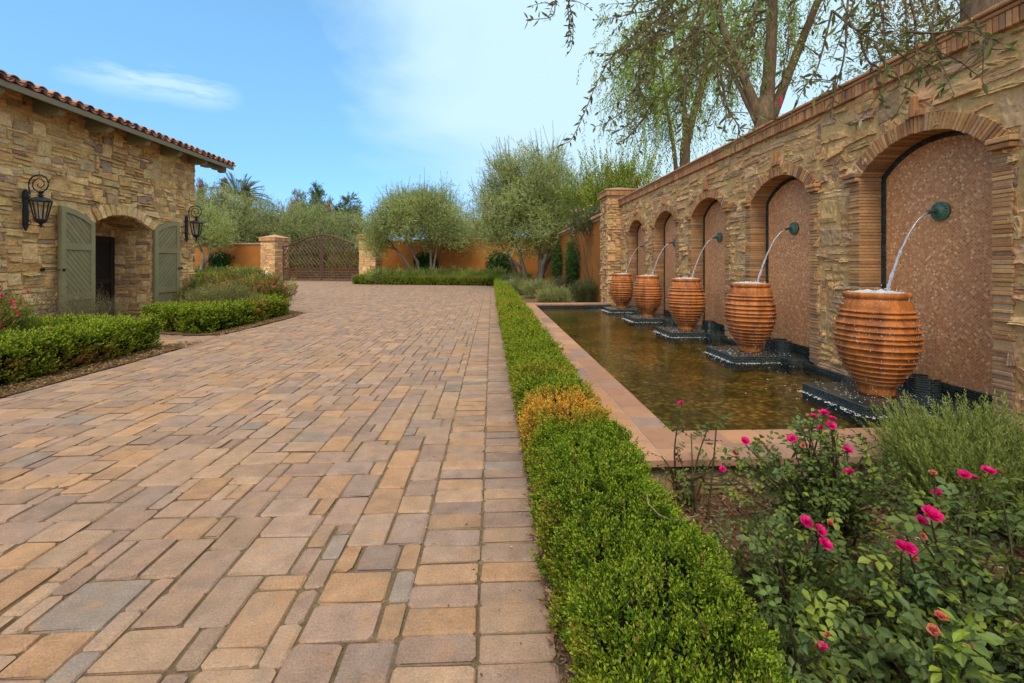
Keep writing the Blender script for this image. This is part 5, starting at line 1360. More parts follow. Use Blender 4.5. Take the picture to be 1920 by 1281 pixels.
# corner bed beyond the pool
CB = [(0.276, 0.320, 0.101), (0.213, 0.259, 0.081), (0.362, 0.370, 0.141), (0.180, 0.222, 0.070), (0.405, 0.320, 0.141)]
for q, (lab, u, d, w, hh, pal) in enumerate([('rounded rosemary shrub with brown base next to the stone pillar', 1096, 16.2, .62, .72, [(.13, .16, .05), (.10, .13, .045), (.17, .18, .07), (.13, .08, .05)]),
                                             ('dull green shrub under the large olive trunk', 1012, 18.5, .70, .62, CB), ('brown green shrub beside the hedge before the large olive', 968, 20.5, .62, .60, CB), ('grey purple shrub by the side wall behind the rosemary', 1068, 20.0, .8, .85, [(.10, .11, .05), (.13, .10, .07), (.085, .10, .04)]),
                                             ('low loose shrub at the far corner of the pool coping', 1040, 15.6, .55, .45, CB), ('grey green bush left of the large olive trunk', 975, 26.5, .9, .9, GC), ('blue green bush behind the brown green shrub by the hedge', 960, 23.5, .6, .75, [(.09, .115, .055), (.12, .14, .07)])]):
    b = at(u, d); mound('garden_shrub', lab, [(b[0], b[1], hh * .5, w, w, hh * .5), (b[0] - w * .4, b[1] - .2, hh * .4, w * .6, w * .6, hh * .42), (b[0] + w * .4, b[1] + .1, hh * .42, w * .6, w * .6, hh * .45)], 170, 14, .20, .055, .016, pal, 230 + q, group='shrubs of the corner bed', clr=.07)
# by the gatehouse
b = (-6.35, 10.9); mound('lavender_bush', 'grey green lavender bush behind the hedge with the orange streak', [(b[0], b[1], .40, .5, .5, .38), (b[0] - .55, b[1] + .25, .38, .42, .45, .36), (b[0] + .35, b[1] + .3, .36, .35, .5, .36)], 260, 14, .20, .045, .014, [(.22, .22, .07), (.18, .185, .06), (.28, .25, .10)], 241, up=1.3, out=.3, clr=.07)
b = (-8.0, 8.75); mound('lavender_bush', 'straw coloured dry lavender at the foot of the left shutter', [(b[0], b[1], .40, .42, .45, .38), (b[0] + .1, b[1] + .6, .36, .4, .4, .34)], 110, 12, .26, .04, .008, [(.20, .17, .09), (.15, .14, .07), (.25, .2, .12)], 242, up=1.6, out=.25, clr=.07)
PK = [(.62, .10, .13), (.70, .20, .20), (.55, .05, .12), (.66, .34, .26)]
RL_ = [(.17, .21, .04), (.22, .26, .05), (.12, .16, .035), (.32, .27, .06), (.36, .20, .06)]
for q, (lab, x, y, w, hh) in enumerate([('rose bush with small coral blooms at the right end of the gatehouse bed', -6.35, 12.6, .75, 1.0), ('rose bush with pink blooms against the gatehouse corner', -8.0, 13.6, .8, .98), ('rose bush with coral blooms midway between the corner and the bed end', -7.2, 13.1, .75, 1.05), ('yellowing rose bush tight against the gatehouse wall end', -8.75, 14.5, .6, .85)]):
    mound('rose_bush', lab, [(x, y, hh * .52, w, w, hh * .5), (x - w * .4, y - .2, hh * .45, w * .7, w * .6, hh * .42), (x + w * .4, y + .1, hh * .5, w * .6, w * .6, hh * .46)], 210, 12, .2, .06, .032, RL_, 250 + q, group='rose bushes by the gatehouse', clr=.08, flowers=(70, .075, PK))
mound('rose_bush', 'rose bush with bright pink blooms at the left edge before the gatehouse', [(-7.2, 6.4, .50, .36, .36, .44), (-6.95, 6.65, .55, .26, .3, .24), (-7.25, 6.45, .78, .3, .3, .24)], 170, 12, .16, .05, .028, RL_[:4], 256, clr=.07, flowers=(34, .048, [(.68, .03, .13), (.72, .08, .2), (.6, .02, .08)]), spots=[at3(u_, v_, 5.9) for u_, v_ in ((4, 556), (21, 566), (27, 574), (34, 588), (2, 612))])

# trees behind the fountain wall
def polylimb(mb, pts, radii, col, n=9, seg=6):
    pts = np.array(pts, float); m = len(pts); t = np.linspace(0, m - 1, (m - 1) * seg + 1)
    i = np.clip(t.astype(int), 0, m - 2); f = (t - i)[:, None]
    p0 = pts[np.maximum(i - 1, 0)]; p1 = pts[i]; p2 = pts[i + 1]; p3 = pts[np.minimum(i + 2, m - 1)]
    X = .5 * ((2 * p1) + (-p0 + p2) * f + (2 * p0 - 5 * p1 + 4 * p2 - p3) * f ** 2 + (-p0 + 3 * p1 - 3 * p2 + p3) * f ** 3)
    rr_ = np.interp(t, np.arange(m), radii) * rng.uniform(.93, 1.07, len(t))
    tube(mb, X, rr_, np.array(col) * rng.uniform(.8, 1.2, (len(t), 1)), n); return X
PEP = [(0.260, 0.380, 0.070), (0.340, 0.460, 0.090), (0.200, 0.290, 0.060), (0.420, 0.500, 0.120), (0.180, 0.240, 0.060)]
TR = (.175, .12, .07)
def weeping(label, limbs, starts, nstr, lo, hi, seed, col=TR, L=.105, W=.026, group='weeping trees behind the fountain wall'):
    b = limbs[0][0][0]; r = thing('pepper_tree', (b[0], b[1], 0), label, 'tree', group); mt, mc = MB(), MB(); XS = []
    for p, rad in limbs: XS.append(polylimb(mt, p, np.array(rad) * .5, col))
    S = np.array(starts); k = rng.integers(0, len(S), nstr)
    P = S[k, :3] + rng.normal(0, 1, (nstr, 3)) * S[k, 3:6]
    ln = rng.uniform(lo, hi, nstr)
    nseg = 5
    cur = P; ax = nrm(rng.normal(0, .55, (nstr, 3)) + [0, 0, .05]); c = pick(PEP, nstr)
    for s in range(nseg):
        sl = ln / nseg; sprigs(mc, cur, ax, sl, 9, L * rng.uniform(.8, 1.2, nstr), W, c, None, (.5, 1.0), var=.25, start=0)
        cur = cur + ax * sl[:, None]; ax = nrm(ax * .6 + np.array([0, 0, -.55]) + rng.normal(0, .12, ax.shape))
    E = np.concatenate(XS)
    for q in rng.choice(nstr, min(60, nstr), replace=False):
        e = E[np.argmin(((E - P[q]) ** 2).sum(1))]; limb(mt, e, P[q], .03, .008, .08, 6, col, 5)
    mt.build('trunk', M['bark'], r, smooth=True); mc.build('crown', M['leaf'], r)
D1 = 8.6
q3 = lambda u, v, d: at3(u, v, d)
g1_ = at(1435, D1)
weeping('large tree with a thick forked trunk rising behind the fountain wall', [
    ([(g1_[0], g1_[1], 0), q3(1432, 240, D1), q3(1438, 180, D1), q3(1445, 90, D1), q3(1448, 0, D1), q3(1440, -120, D1)], [.42, .36, .26, .20, .17, .10]),
    ([q3(1424, 225, D1), q3(1405, 170, D1), q3(1378, 110, D1 + .1), q3(1350, 30, D1 + .3), q3(1330, -80, D1 + .5)], [.22, .16, .13, .11, .06]),
    ([q3(1444, 225, D1), q3(1470, 160, D1), q3(1498, 90, D1), q3(1530, 10, D1 - .2), q3(1565, -80, D1 - .3)], [.24, .17, .15, .13, .08]),
    ([q3(1420, 230, D1), q3(1392, 175, D1 + .1), q3(1362, 115, D1 + .3), q3(1325, 60, D1 + .5)], [.14, .09, .07, .05])],
    [(*q3(1400, -40, D1 + .6), 1.0, .9, .55), (*q3(1330, -20, D1 + .8), .7, .7, .5), (*q3(1480, -60, D1 + .3), .8, .8, .5), (*q3(1440, 60, D1 + .5), .35, .5, .5), (*q3(1300, 40, D1 + 1), .5, .6, .5), (*q3(1400, 60, D1 + .9), .4, .5, .5)], 300, .8, 1.9, 301)
D2 = 12.6; g2_ = at(1290, D2)
weeping('weeping tree with slimmer leaning trunk behind the fountain wall near the stone pillar', [
    ([(g2_[0], g2_[1], 0), q3(1284, 310, D2), q3(1291, 250, D2), q3(1310, 180, D2), q3(1330, 100, D2 + .2), q3(1340, 0, D2 + .3)], [.34, .29, .25, .19, .14, .08]),
    ([q3(1288, 265, D2), q3(1282, 200, D2), q3(1270, 130, D2 + .2), q3(1262, 40, D2 + .3)], [.18, .14, .11, .06]),
    ([q3(1268, 322, D2 + .1), q3(1262, 270, D2 + .1), q3(1250, 200, D2 + .2), q3(1240, 120, D2 + .2)], [.13, .11, .09, .05]),
    ([q3(1300, 215, D2), q3(1325, 150, D2), q3(1360, 90, D2), q3(1390, 20, D2)], [.14, .1, .08, .05])],
    [(*q3(1230, 100, D2 + .4), .7, .8, .8), (*q3(1290, 60, D2 + .4), .8, .8, .8), (*q3(1200, 160, D2 + .4), .45, .6, .5), (*q3(1330, 130, D2 + .3), .55, .6, .8), (*q3(1250, 180, D2 + .3), .6, .7, .5), (*q3(1340, 30, D2 + .4), .8, .8, .6), (*q3(1180, 90, D2 + .6), .35, .5, .4)], 520, 1.0, 2.4, 302, L=.13, W=.034)
D3 = 4.6; g3_ = at(1862, D3)
r = thing('tree', (g3_[0], g3_[1], 0), 'thick brown tree trunk cut by the top edge above the nearest arch', 'tree'); mt, mc = MB(), MB()
polylimb(mt, [(g3_[0], g3_[1], 0), q3(1862, 40, D3), q3(1850, -60, D3), q3(1830, -220, D3)], [.34, .25, .2, .17], (.19, .13, .085), 12); polylimb(mt, [q3(1872, 30, D3), q3(1895, -10, D3), q3(1930, -120, D3)], [.2, .16, .13], (.19, .13, .085), 10)
crown(mc, [(g3_[0], g3_[1] + .6, 6.6, 1.6, 1.6, 1.0)], 90, 14, .25, .4, 9, .09, .02, PEP, None, .1, .5, .5, None, 303, .5)
mt.build('trunk', M['bark'], r, smooth=True); mc.build('crown', M['leaf'], r)
b = at(1720, 7.5); simpletree('broadleaf_tree', 'airy yellow green tree beyond the wall left of the thick trunk', b, [(b[0], b[1], 5.4, 1.0, 1.0, .9), (b[0] + .5, b[1], 4.6, .9, .9, .8), (b[0] - .3, b[1], 4.3, .6, .6, .5)], 120, 14, .25, .06, .024, [(.24, .25, .04), (.30, .28, .06), (.17, .19, .04), (.28, .17, .05)], 304, 4.5, .10, clr=.14, bc=(.22, .16, .11))
b = at(1160, 19)
r = simpletree('crape_myrtle', 'upright bright green shrub tree with pointed shoots behind the stone pillar', b, [(b[0] - .2, b[1], 4.4, 1.2, 1.1, 1.1), (b[0] + 1.0, b[1], 4.3, .9, .9, 1.0), (b[0] - 1.0, b[1], 4.0, .7, .8, .9)], 110, 12, .5, .13, .055, [(.22, .31, .03), (.29, .36, .04), (.16, .21, .03), (.32, .29, .06)], 305, 3.2, .12, up=1.3, out=.25, rnd=.3, clr=.2)
mc = MB(); n = 46; P = np.c_[b[0] + rng.uniform(-1.3, 1.5, n), b[1] + rng.normal(0, .5, n), rng.uniform(4.3, 5.1, n)]
sprigs(mc, P, np.c_[(P[:, 0] - b[0]) * .22, rng.normal(0, .12, n), np.ones(n)], rng.uniform(1.0, 2.1, n), 34, .13, .06, pick([(.24, .32, .04), (.32, .38, .06), (.18, .23, .04)], n), (.36, .28, .08), (.5, .9), tipn=5)
mc.build('shoots', M['leaf'], r)
b = at(1100, 21); simpletree('broadleaf_tree', 'green leafy tree behind the side wall right of the large olive', b, [(b[0], b[1], 4.4, 1.3, 1.1, 1.2), (b[0] + .8, b[1], 3.8, .9, .9, .9)], 110, 14, .35, .10, .035, [(.11, .17, .025), (.15, .22, .03), (.085, .12, .02)], 306, 3.5, .12, clr=.2)
b = at(1104, 16.8); mound('oleander_bush', 'shrub with pale pink blossoms hanging over the side wall beside the pillar', [(b[0] + .25, b[1], 3.0, .75, .6, .45), (b[0] - .3, b[1] + .5, 2.9, .5, .6, .4)], 120, 12, .22, .07, .02, [(.12, .15, .05), (.16, .18, .06), (.09, .11, .04)], 307, clr=.09, flowers=(120, .075, [(.72, .45, .36), (.78, .55, .46), (.66, .36, .3)]))
mound('creeping_shrub', 'grey blue tufts poking above the wall coping right of the forked tree', [(*at(1500, 6.9), 3.35, .5, .3, .35), (*at(1478, 7.3), 3.3, .3, .3, .3)], 46, 8, .22, .05, .012, [(.10, .14, .12), (.13, .16, .13)], 308, clr=.08, up=1.)
q = q3(1463, 190, 8.3); mb = MB(); tube(mb, [q + [0, 0, .06], q + [.015, -.01, -.02], q + [.0, 0, -.10]], [.03, .022, .012], (.75, .03, .13), 6)
tag(mb.build('ribbon', M['flower'], origin=q), 'hot pink ribbon tied on the forked trunk', 'ribbon')

# ================================================================== THE OLIVE THAT OVERHANGS THE VIEW
r = thing('olive_tree', (3.1, -.6, 0), 'olive twigs with long dark leaves hanging into the top of the view', 'tree')
mt, mc = MB(), MB(); TW_ = (.19, .13, .085)
polylimb(mt, [(3.1, -.6, 0), (3.0, -.5, 1.6), (2.7, -.1, 3.2), (2.4, 1.0, 4.6), (2.0, 2.6, 5.2), (1.2, 4.2, 5.3)], [.2, .16, .12, .08, .05, .02], (.2, .165, .125), 10)
polylimb(mt, [(2.7, -.1, 3.2), (3.1, .9, 4.2), (2.7, 2.0, 4.35), (2.2, 3.0, 4.5)], [.09, .06, .04, .015], (.2, .165, .125), 8)
NL = [(0.149, 0.162, 0.050), (0.115, 0.126, 0.040), (0.196, 0.204, 0.069), (0.172, 0.138, 0.050), (0.241, 0.252, 0.125)]
def twig(pts, r0=.006, side=True, L=.056, dens=70):
    X = polylimb(mt, pts, np.linspace(r0, .0018, len(pts)), TW_, 5, 8)
    seg = np.r_[0, np.cumsum(np.linalg.norm(np.diff(X, axis=0), axis=1))]; tot = seg[-1]; T = nrm(np.gradient(X, axis=0))
    n = max(4, int(tot * dens * .5)); s = np.repeat(np.linspace(.03, .99, n) * tot, 2); m_ = len(s)
    P = np.stack([np.interp(s, seg, X[:, i]) for i in range(3)], 1); Ti = nrm(np.stack([np.interp(s, seg, T[:, i]) for i in range(3)], 1))
    B, C = perp(Ti); th = np.repeat(np.arange(n) * 1.57 + rng.normal(0, .4, n), 2) + np.tile([0, PI], n)
    R_ = np.cos(th)[:, None] * B + np.sin(th)[:, None] * C
    D = nrm(Ti * .55 + R_ * .9 + rng.normal(0, .25, (m_, 3))); k = rng.random(m_) < .8
    S = nrm(np.cross(D, R_ + rng.normal(0, .3, R_.shape) + 1e-3))
    fineleaves(mc, P[k], D[k], S[k], (L * rng.uniform(.6, 1.2, m_))[k], (L * .27 * rng.uniform(.8, 1.2, m_))[k], (pick(NL, m_, [4, 4, 3, 2, 1.2]) * rng.uniform(.75, 1.25, (m_, 1)))[k], .10, .12, .4)
    return X
def tp(l, d): return [at3(u, v, d + .12 * i * (1 if (int(l[0][0]) % 2) else -1) * .3) for i, (u, v) in enumerate(l)]
hang = [([(1310, -70), (1262, -5), (1231, 40), (1212, 85), (1201, 125), (1198, 172), (1187, 197), (1160, 215), (1133, 232), (1113, 238)], 3.3),
        ([(1260, 10), (1205, 61), (1177, 81), (1150, 107), (1131, 133), (1113, 170), (1094, 216), (1076, 254), (1067, 266), (1050, 272)], 3.3),
        ([(1095, -80), (1067, -10), (1074, 39), (1072, 87), (1060, 106)], 3.2), ([(1062, -60), (1043, -5), (1039, 24), (1026, 34), (989, 37)], 3.2), ([(1085, -40), (1066, 8), (1068, 50), (1070, 80)], 3.2),
        ([(1290, -20), (1250, 10), (1212, 21), (1183, 26), (1148, 35), (1113, 38)], 3.4), ([(1270, 40), (1201, 87), (1155, 100), (1112, 100)], 3.3), ([(1262, 60), (1215, 70), (1180, 60), (1175, 95)], 3.4),
        ([(1215, 120), (1198, 160), (1166, 188), (1122, 210)], 3.35), ([(1210, 180), (1192, 221), (1164, 243), (1147, 245)], 3.3), ([(1225, 190), (1194, 240), (1175, 258), (1161, 266)], 3.3), ([(1265, -30), (1230, -2), (1185, 5), (1140, 8)], 3.4),
        ([(1600, -60), (1590, 0), (1586, 76), (1577, 131), (1560, 158), (1542, 179), (1523, 184)], 2.3), ([(1560, 20), (1542, 94), (1531, 131), (1515, 155), (1501, 163)], 2.4),
        ([(1350, 130), (1363, 197), (1372, 216), (1385, 240), (1376, 270), (1345, 282)], 2.6), ([(1340, 110), (1352, 180), (1362, 215), (1352, 255)], 2.6), ([(1500, -30), (1480, 40), (1478, 100), (1465, 140)], 2.5),
        ([(1560, 20), (1600, 52), (1640, 78), (1704, 93)], 2.1), ([(1640, -40), (1655, 30), (1662, 80), (1700, 110), (1722, 130)], 2.0), ([(1700, -30), (1716, 40), (1718, 95), (1735, 130), (1755, 160)], 2.0),
        ([(1780, -60), (1757, 0), (1748, 60), (1752, 105), (1720, 135)], 2.0), ([(1700, 60), (1760, 62), (1815, 50), (1850, 68), (1884, 84)], 1.9), ([(1640, 80), (1660, 120), (1682, 140), (1690, 162)], 2.0), ([(1750, 50), (1790, 30), (1810, 5), (1800, -40)], 2.0), ([(1610, 60), (1625, 110), (1648, 128), (1655, 140)], 2.1),
        ([(1830, 40), (1850, 80), (1862, 92), (1886, 92)], 1.9)]
for l, d in hang:
    X = twig(tp(l, d), L=.066 if d > 3 else .058, dens=54)
    for s in range(2 if len(l) > 4 else 1):
        i = rng.integers(len(X) // 4, 3 * len(X) // 4); dn = nrm(rng.normal(0, 1, (1, 3)) * [1, .7, .7] + [0, 0, -.5])[0]; ll = rng.uniform(.12, .28)
        twig([X[i], X[i] + dn * ll * .5 + [0, 0, -.01], X[i] + dn * ll + [0, 0, -.05]], .003, L=.05)
# the dense hanging middle
for q in range(85):
    u = rng.triangular(1215, 1300, 1500); v = rng.uniform(-60, 250 - .0 * u) if u < 1420 else rng.uniform(-70, 110); d = rng.uniform(2.9, 3.7)
    if u > 1290 and v > 190: v -= 90
    p = at3(u, v - 60, d); a = rng.uniform(0, 7); ll = rng.uniform(.3, .62)
    w = np.array([-.35 * ll + .3 * ll * math.cos(a), .3 * ll * math.sin(a), -.5 * ll])
    twig([p, p + w * .45 + [0, 0, .03], p + w, p + w * 1.35 + [0, 0, -.06 * ll]], .005, L=.064, dens=56)
for q in range(18):
    u = rng.uniform(1560, 1770); v = rng.uniform(-90, 20); p = at3(u, v, rng.uniform(1.9, 2.4)); w = np.array([rng.normal(0, .1), rng.normal(0, .1), -rng.uniform(.12, .3)])
    twig([p, p + w * .5, p + w], .004, L=.05)
mt.build('trunk', M['bark'], r, smooth=True); mc.build('leaves', M['leaf'], r)

# ================================================================== ROSES AND ROSEMARY IN THE FOREGROUND
RG = [(0.098, 0.151, 0.032), (0.138, 0.196, 0.038), (0.070, 0.112, 0.025), (0.110, 0.157, 0.044), (0.185, 0.236, 0.032), (0.082, 0.124, 0.036)]
def rose(label, base, tips, nst, spread, hh, seed, pal=RG, L=.036, blooms=(), fade=(), density=1.0, shoots=()):
    r = thing('rose_bush', (base[0], base[1], 0), label, 'rose bush', 'pink rose bushes in the foreground bed')
    ms_, ml = MB(), MB(); canes = []
    for q in range(nst):
        a = rng.uniform(0, 2 * PI); rad = spread * math.sqrt(rng.random()); z = hh * rng.uniform(.45, 1.0) * (1 - .35 * (rad / spread) ** 2)
        canes.append([np.array([base[0] + rng.normal(0, .05), base[1] + rng.normal(0, .05), 0]), np.array([base[0] + rad * .45 * math.cos(a), base[1] + rad * .45 * math.sin(a), z * .62]), np.array([base[0] + rad * math.cos(a), base[1] + rad * math.sin(a), z])])
    for t in list(tips) + [b_[0] for b_ in blooms] + [b_[0] for b_ in fade]:
        t = np.array(t, float); h0 = np.array([base[0], base[1], 0]); m_ = h0 * .55 + t * .45; m_[2] = t[2] * .55; canes.append([h0 + np.r_[rng.normal(0, .04, 2), 0], m_ + np.r_[rng.normal(0, .04, 2), 0], t - [0, 0, .015]])
    for c in canes:
        X = polylimb(ms_, c, [.0065, .0045, .0022], (.10, .095, .04) if rng.random() < .7 else (.13, .07, .04), 6, 8)
        n = max(4, int(12 * density * np.linalg.norm(c[2] - c[0]) / .5)); i = rng.uniform(.22, .97, n) * (len(X) - 1)
        P = np.stack([np.interp(i, np.arange(len(X)), X[:, k]) for k in range(3)], 1); T = nrm(np.gradient(X, axis=0)); T = T[i.astype(int)]
        B, C = perp(T); th = rng.uniform(0, 7, n); Rr = np.cos(th)[:, None] * B + np.sin(th)[:, None] * C
        A = nrm(Rr * 1.0 + T * .35 + [0, 0, .18] + rng.normal(0, .15, (n, 3)))       # leaf stalks, five or seven leaflets each
        ln = rng.uniform(.055, .10, n); sz = L * rng.uniform(.75, 1.25, n); cc = pick(pal, n) * rng.uniform(.8, 1.25, (n, 1))
        S = nrm(np.cross(A, np.array([0, 0, 1.]) + rng.normal(0, .35, (n, 3)))); N = np.cross(S, A)
        for k in range(n): tube(ms_, [P[k], P[k] + A[k] * ln[k]], [.0014, .0009], (.09, .10, .04), 3, False)
        for (t_, sg, s_) in ((.45, -1, .82), (.45, 1, .82), (.75, -1, .95), (.75, 1, .95), (1.0, 0, 1.12)):
            D = A * (.5 if sg else 1.) + S * sg * .9 + N * rng.normal(0, .12, (n, 1)) - np.array([0, 0, .1]); D = nrm(D)
            SS = nrm(np.cross(D, N)); fineleaves(ml, P + A * (ln * t_)[:, None], D, SS, sz * s_, sz * s_ * .66, cc * rng.uniform(.88, 1.12, (n, 1)), .16, .16, .42)
    for (p, n_, c_) in shoots:
        p = np.array(p); m_ = n_; A = nrm(rng.normal(0, 1, (m_, 3)) + [0, 0, .3]); S = perp(A)[0]
        fineleaves(ml, p + A * .015, A, S, L * rng.uniform(.8, 1.3, m_), L * .55, np.array(c_) * rng.uniform(.8, 1.2, (m_, 1)), .15, .15, .42)
    for v in ml.v: v[:, 2] = np.maximum(v[:, 2], .014)
    ms_.build('canes', M['bark'], r, smooth=True); ml.build('foliage', M['roseleaf'], r)
    for fk, lst in enumerate((blooms, fade)):
        for (p, s) in lst:
            p = np.array(p, float); s = s * (.68 if fk == 0 else .5); mf = MB(); pc = [(.74, .012, .20), (.82, .04, .28), (.64, .008, .15)] if fk == 0 else [(.60, .16, .10), (.66, .26, .13), (.48, .08, .09)]
            tilt = nrm(np.array([[rng.normal(-.15, .3), rng.normal(-.35, .3), 1.]]))[0]; B, C = perp(tilt[None]); B, C = B[0], C[0]
            for lay, (np_, op, rr_) in enumerate(((6, 1.15, 1.0), (5, .75, .85), (5, .4, .62), (3, .15, .42))):
                if fk and lay > 2: continue
                a = np.arange(np_) * 2 * PI / np_ + lay * .6 + rng.normal(0, .15, np_); Rr = np.cos(a)[:, None] * B + np.sin(a)[:, None] * C
                nu, nv = 5, 5; uu, vv = np.meshgrid(np.linspace(-1, 1, nu), np.linspace(0, 1, nv)); Sd = np.cross(tilt, Rr)
                V = []
                for k in range(np_):
                    wv = np.sin(np.clip(vv * .8 + .12, 0, 1) * PI) ** .6 * .62; op_ = op * rng.uniform(.85, 1.12)
                    rad = vv * math.sin(op_) + .10 * uu ** 2 * vv * -1 * (1.2 - op_); hgt = vv * math.cos(op_) + .16 * uu ** 2 * vv - .22 * op_ * np.maximum(vv - .7, 0) + .03 * np.sin(uu * 4 + k) * vv
                    V.append(p + s * rr_ * (Rr[k] * rad[..., None] + tilt * hgt[..., None] + Sd[k] * (uu * wv)[..., None]))
                V = np.array(V).reshape(-1, 3); jj, ii = np.meshgrid(np.arange(nv - 1), np.arange(nu - 1), indexing='ij'); qd = np.stack([jj * nu + ii, jj * nu + ii + 1, (jj + 1) * nu + ii + 1, (jj + 1) * nu + ii], -1).reshape(-1, 4)
                mf.add(V, (qd[None] + (np.arange(np_) * nu * nv)[:, None, None]).reshape(-1, 4), np.repeat(pick(pc, np_), nu * nv, 0))
            a = np.arange(5) * 2 * PI / 5; D = nrm(np.cos(a)[:, None] * B + np.sin(a)[:, None] * C - tilt * .25)
            diamonds(mf, np.tile(p - tilt * s * .05, (5, 1)), D, np.cross(D, tilt), s * .7, s * .22, np.tile((.07, .12, .03), (5, 1)), .1)
            mf.build('flower', M['flower'], r, smooth=True)
    return r
Q = at3
rose('thin straggly rose with one pink bloom beside the pool corner', at(1300, 2.5), [Q(1240, 850, 2.45), Q(1330, 790, 2.5), Q(1345, 770, 2.5)], 5, .22, .55, 401, blooms=[(Q(1277, 757, 2.5), .028)], density=.6, pal=RG + [(.13, .09, .04), (.15, .07, .04)], L=.026)
rose('tallest rose bush with many pink blooms before the pool coping', at(1545, 2.15), [Q(1500, 790, 2.1), Q(1560, 800, 2.1), Q(1610, 880, 2.1), Q(1590, 850, 2.1)], 56, .36, .66, 402, L=.027,
     blooms=[(Q(1525, 782, 2.1), .03), (Q(1545, 776, 2.12), .036), (Q(1560, 786, 2.1), .028), (Q(1558, 799, 2.06), .034), (Q(1540, 803, 2.1), .025), (Q(1397, 828, 2.2), .033), (Q(1378, 850, 2.2), .028), (Q(1355, 880, 2.2), .025), (Q(1485, 824, 2.1), .034), (Q(1588, 845, 2.05), .036), (Q(1593, 888, 1.95), .038)], fade=[(Q(1506, 836, 2.1), .03), (Q(1366, 897, 2.2), .022)], density=1.0)
rose('wide leafy rose bush with three pink blooms in the middle of the bed', at(1500, 1.62), [Q(1380, 950, 1.6), Q(1440, 985, 1.6)], 74, .42, .42, 403, L=.029,
     blooms=[(Q(1511, 979, 1.6), .034), (Q(1536, 996, 1.58), .034), (Q(1547, 1022, 1.55), .034)], fade=[(Q(1556, 981, 1.6), .026)])
rose('near right rose bush with the largest open magenta bloom', at(1800, 1.5), [Q(1800, 920, 1.5), Q(1880, 930, 1.5)], 74, .40, .46, 404, L=.030,
     blooms=[(Q(1746, 968, 1.32), .044), (Q(1727, 978, 1.36), .026), (Q(1690, 1026, 1.35), .03), (Q(1706, 1030, 1.34), .028), (Q(1853, 885, 1.6), .033), (Q(1808, 892, 1.6), .03), (Q(1826, 898, 1.6), .024), (Q(1757, 927, 1.6), .028)], fade=[(Q(1749, 888, 1.6), .028), (Q(1730, 1006, 1.4), .024), (Q(1716, 1050, 1.35), .026), (Q(1876, 886, 1.6), .02)])
rose('dark leafed rose bush with faded blooms and lime shoots at the bottom right', at(1780, 1.18), [], 60, .34, .36, 405, L=.033, fade=[(Q(1765, 1158, 1.08), .030), (Q(1749, 1182, 1.08), .028)], blooms=[(Q(1822, 1215, 1.08), .012)],
     shoots=[(Q(1790, 1210, 1.06), 12, (.26, .34, .03)), (Q(1775, 1255, 1.06), 12, (.28, .35, .04)), (Q(1810, 1180, 1.06), 7, (.2, .28, .03))])
rose('low rose bush with pale spent heads between hedge and bed at the bottom', at(1530, 1.24), [Q(1480, 1150, 1.2), Q(1560, 1160, 1.2)], 60, .36, .30, 406, L=.030, blooms=[(Q(1541, 1215, 1.15), .022)], fade=[(Q(1552, 1192, 1.15), .018)])
# rosemary
b = at(1868, 2.4)
r = thing('rosemary_bush', (b[0], b[1], 0), 'upright feathery rosemary bush in front of the pool at the right edge', 'rosemary')
mt, mc = MB(), MB(); n = 1500
a = rng.uniform(0, 2 * PI, n); q = np.sqrt(rng.random(n)); P0 = np.c_[b[0] + np.cos(a) * q * .24, b[1] + np.sin(a) * q * .22, rng.uniform(.04, .40, n) * (1 - .3 * q)]
A = nrm(np.c_[np.cos(a) * q * .42 + rng.normal(0, .15, n), np.sin(a) * q * .42 + rng.normal(0, .15, n), np.ones(n) - .35 * q]); sl = rng.uniform(.16, .36, n)
P0 = P0 + np.c_[np.cos(a) * q * .16, np.sin(a) * q * .16, np.zeros(n)]
sprigs(mc, P0, A, sl, 34, .030, .0085, pick([(.24, .29, .06), (.19, .235, .05), (.29, .33, .08), (.14, .18, .045)], n, [4, 4, 2, 2]), (.36, .41, .10), (.45, .85), tipn=8)
for i in range(0, n, 2): limb(mt, (b[0] + rng.normal(0, .07), b[1] + rng.normal(0, .07), 0), P0[i], .006, .003, .06, 5, (.15, .105, .065), 4)
mt.build('stems', M['bark'], r); mc.build('foliage', M['leaf'], r)

# ================================================================== LIGHT, SKY, CAMERA
EL, AZ = math.radians(54), math.radians(192)               # azimuth clockwise from +Y
sun = bpy.data.lights.new('sun', 'SUN'); sun.energy = SUN_E; sun.angle = math.radians(SUN_A); sun.color = (1, .93, .82)
so = bpy.data.objects.new('sun', sun); COL.objects.link(so)
sd = Vector((math.sin(AZ) * math.cos(EL), math.cos(AZ) * math.cos(EL), math.sin(EL)))
so.rotation_euler = sd.to_track_quat('Z', 'Y').to_euler(); so.location = (0, 0, 30)

w = bpy.data.worlds.new('World'); SC.world = w; w.use_nodes = True
nt = w.node_tree; nt.nodes.clear(); N, Lk = nt.nodes.new, nt.links.new
out = N('ShaderNodeOutputWorld'); bg = N('ShaderNodeBackground'); bg.inputs[1].default_value = .1
sky = N('ShaderNodeTexSky'); sky.sky_type = 'NISHITA'; sky.sun_disc = False; sky.sun_elevation = EL; sky.sun_rotation = AZ
sky.air_density = 1.0; sky.dust_density = .6; sky.ozone_density = 1.2
tc = N('ShaderNodeTexCoord'); sp = N('ShaderNodeSeparateXYZ'); Lk(tc.outputs['Generated'], sp.inputs[0])
def mth(op, a, b=None, c=None):
    n = N('ShaderNodeMath'); n.operation = op
    for k, x in enumerate((a, b, c)):
        if x is None: continue
        if isinstance(x, (int, float)): n.inputs[k].default_value = x
        else: Lk(x, n.inputs[k])
    return n.outputs[0]
def dotn(v):
    n = N('ShaderNodeVectorMath'); n.operation = 'DOT_PRODUCT'; Lk(tc.outputs['Generated'], n.inputs[0]); n.inputs[1].default_value = v; return n.outputs['Value']
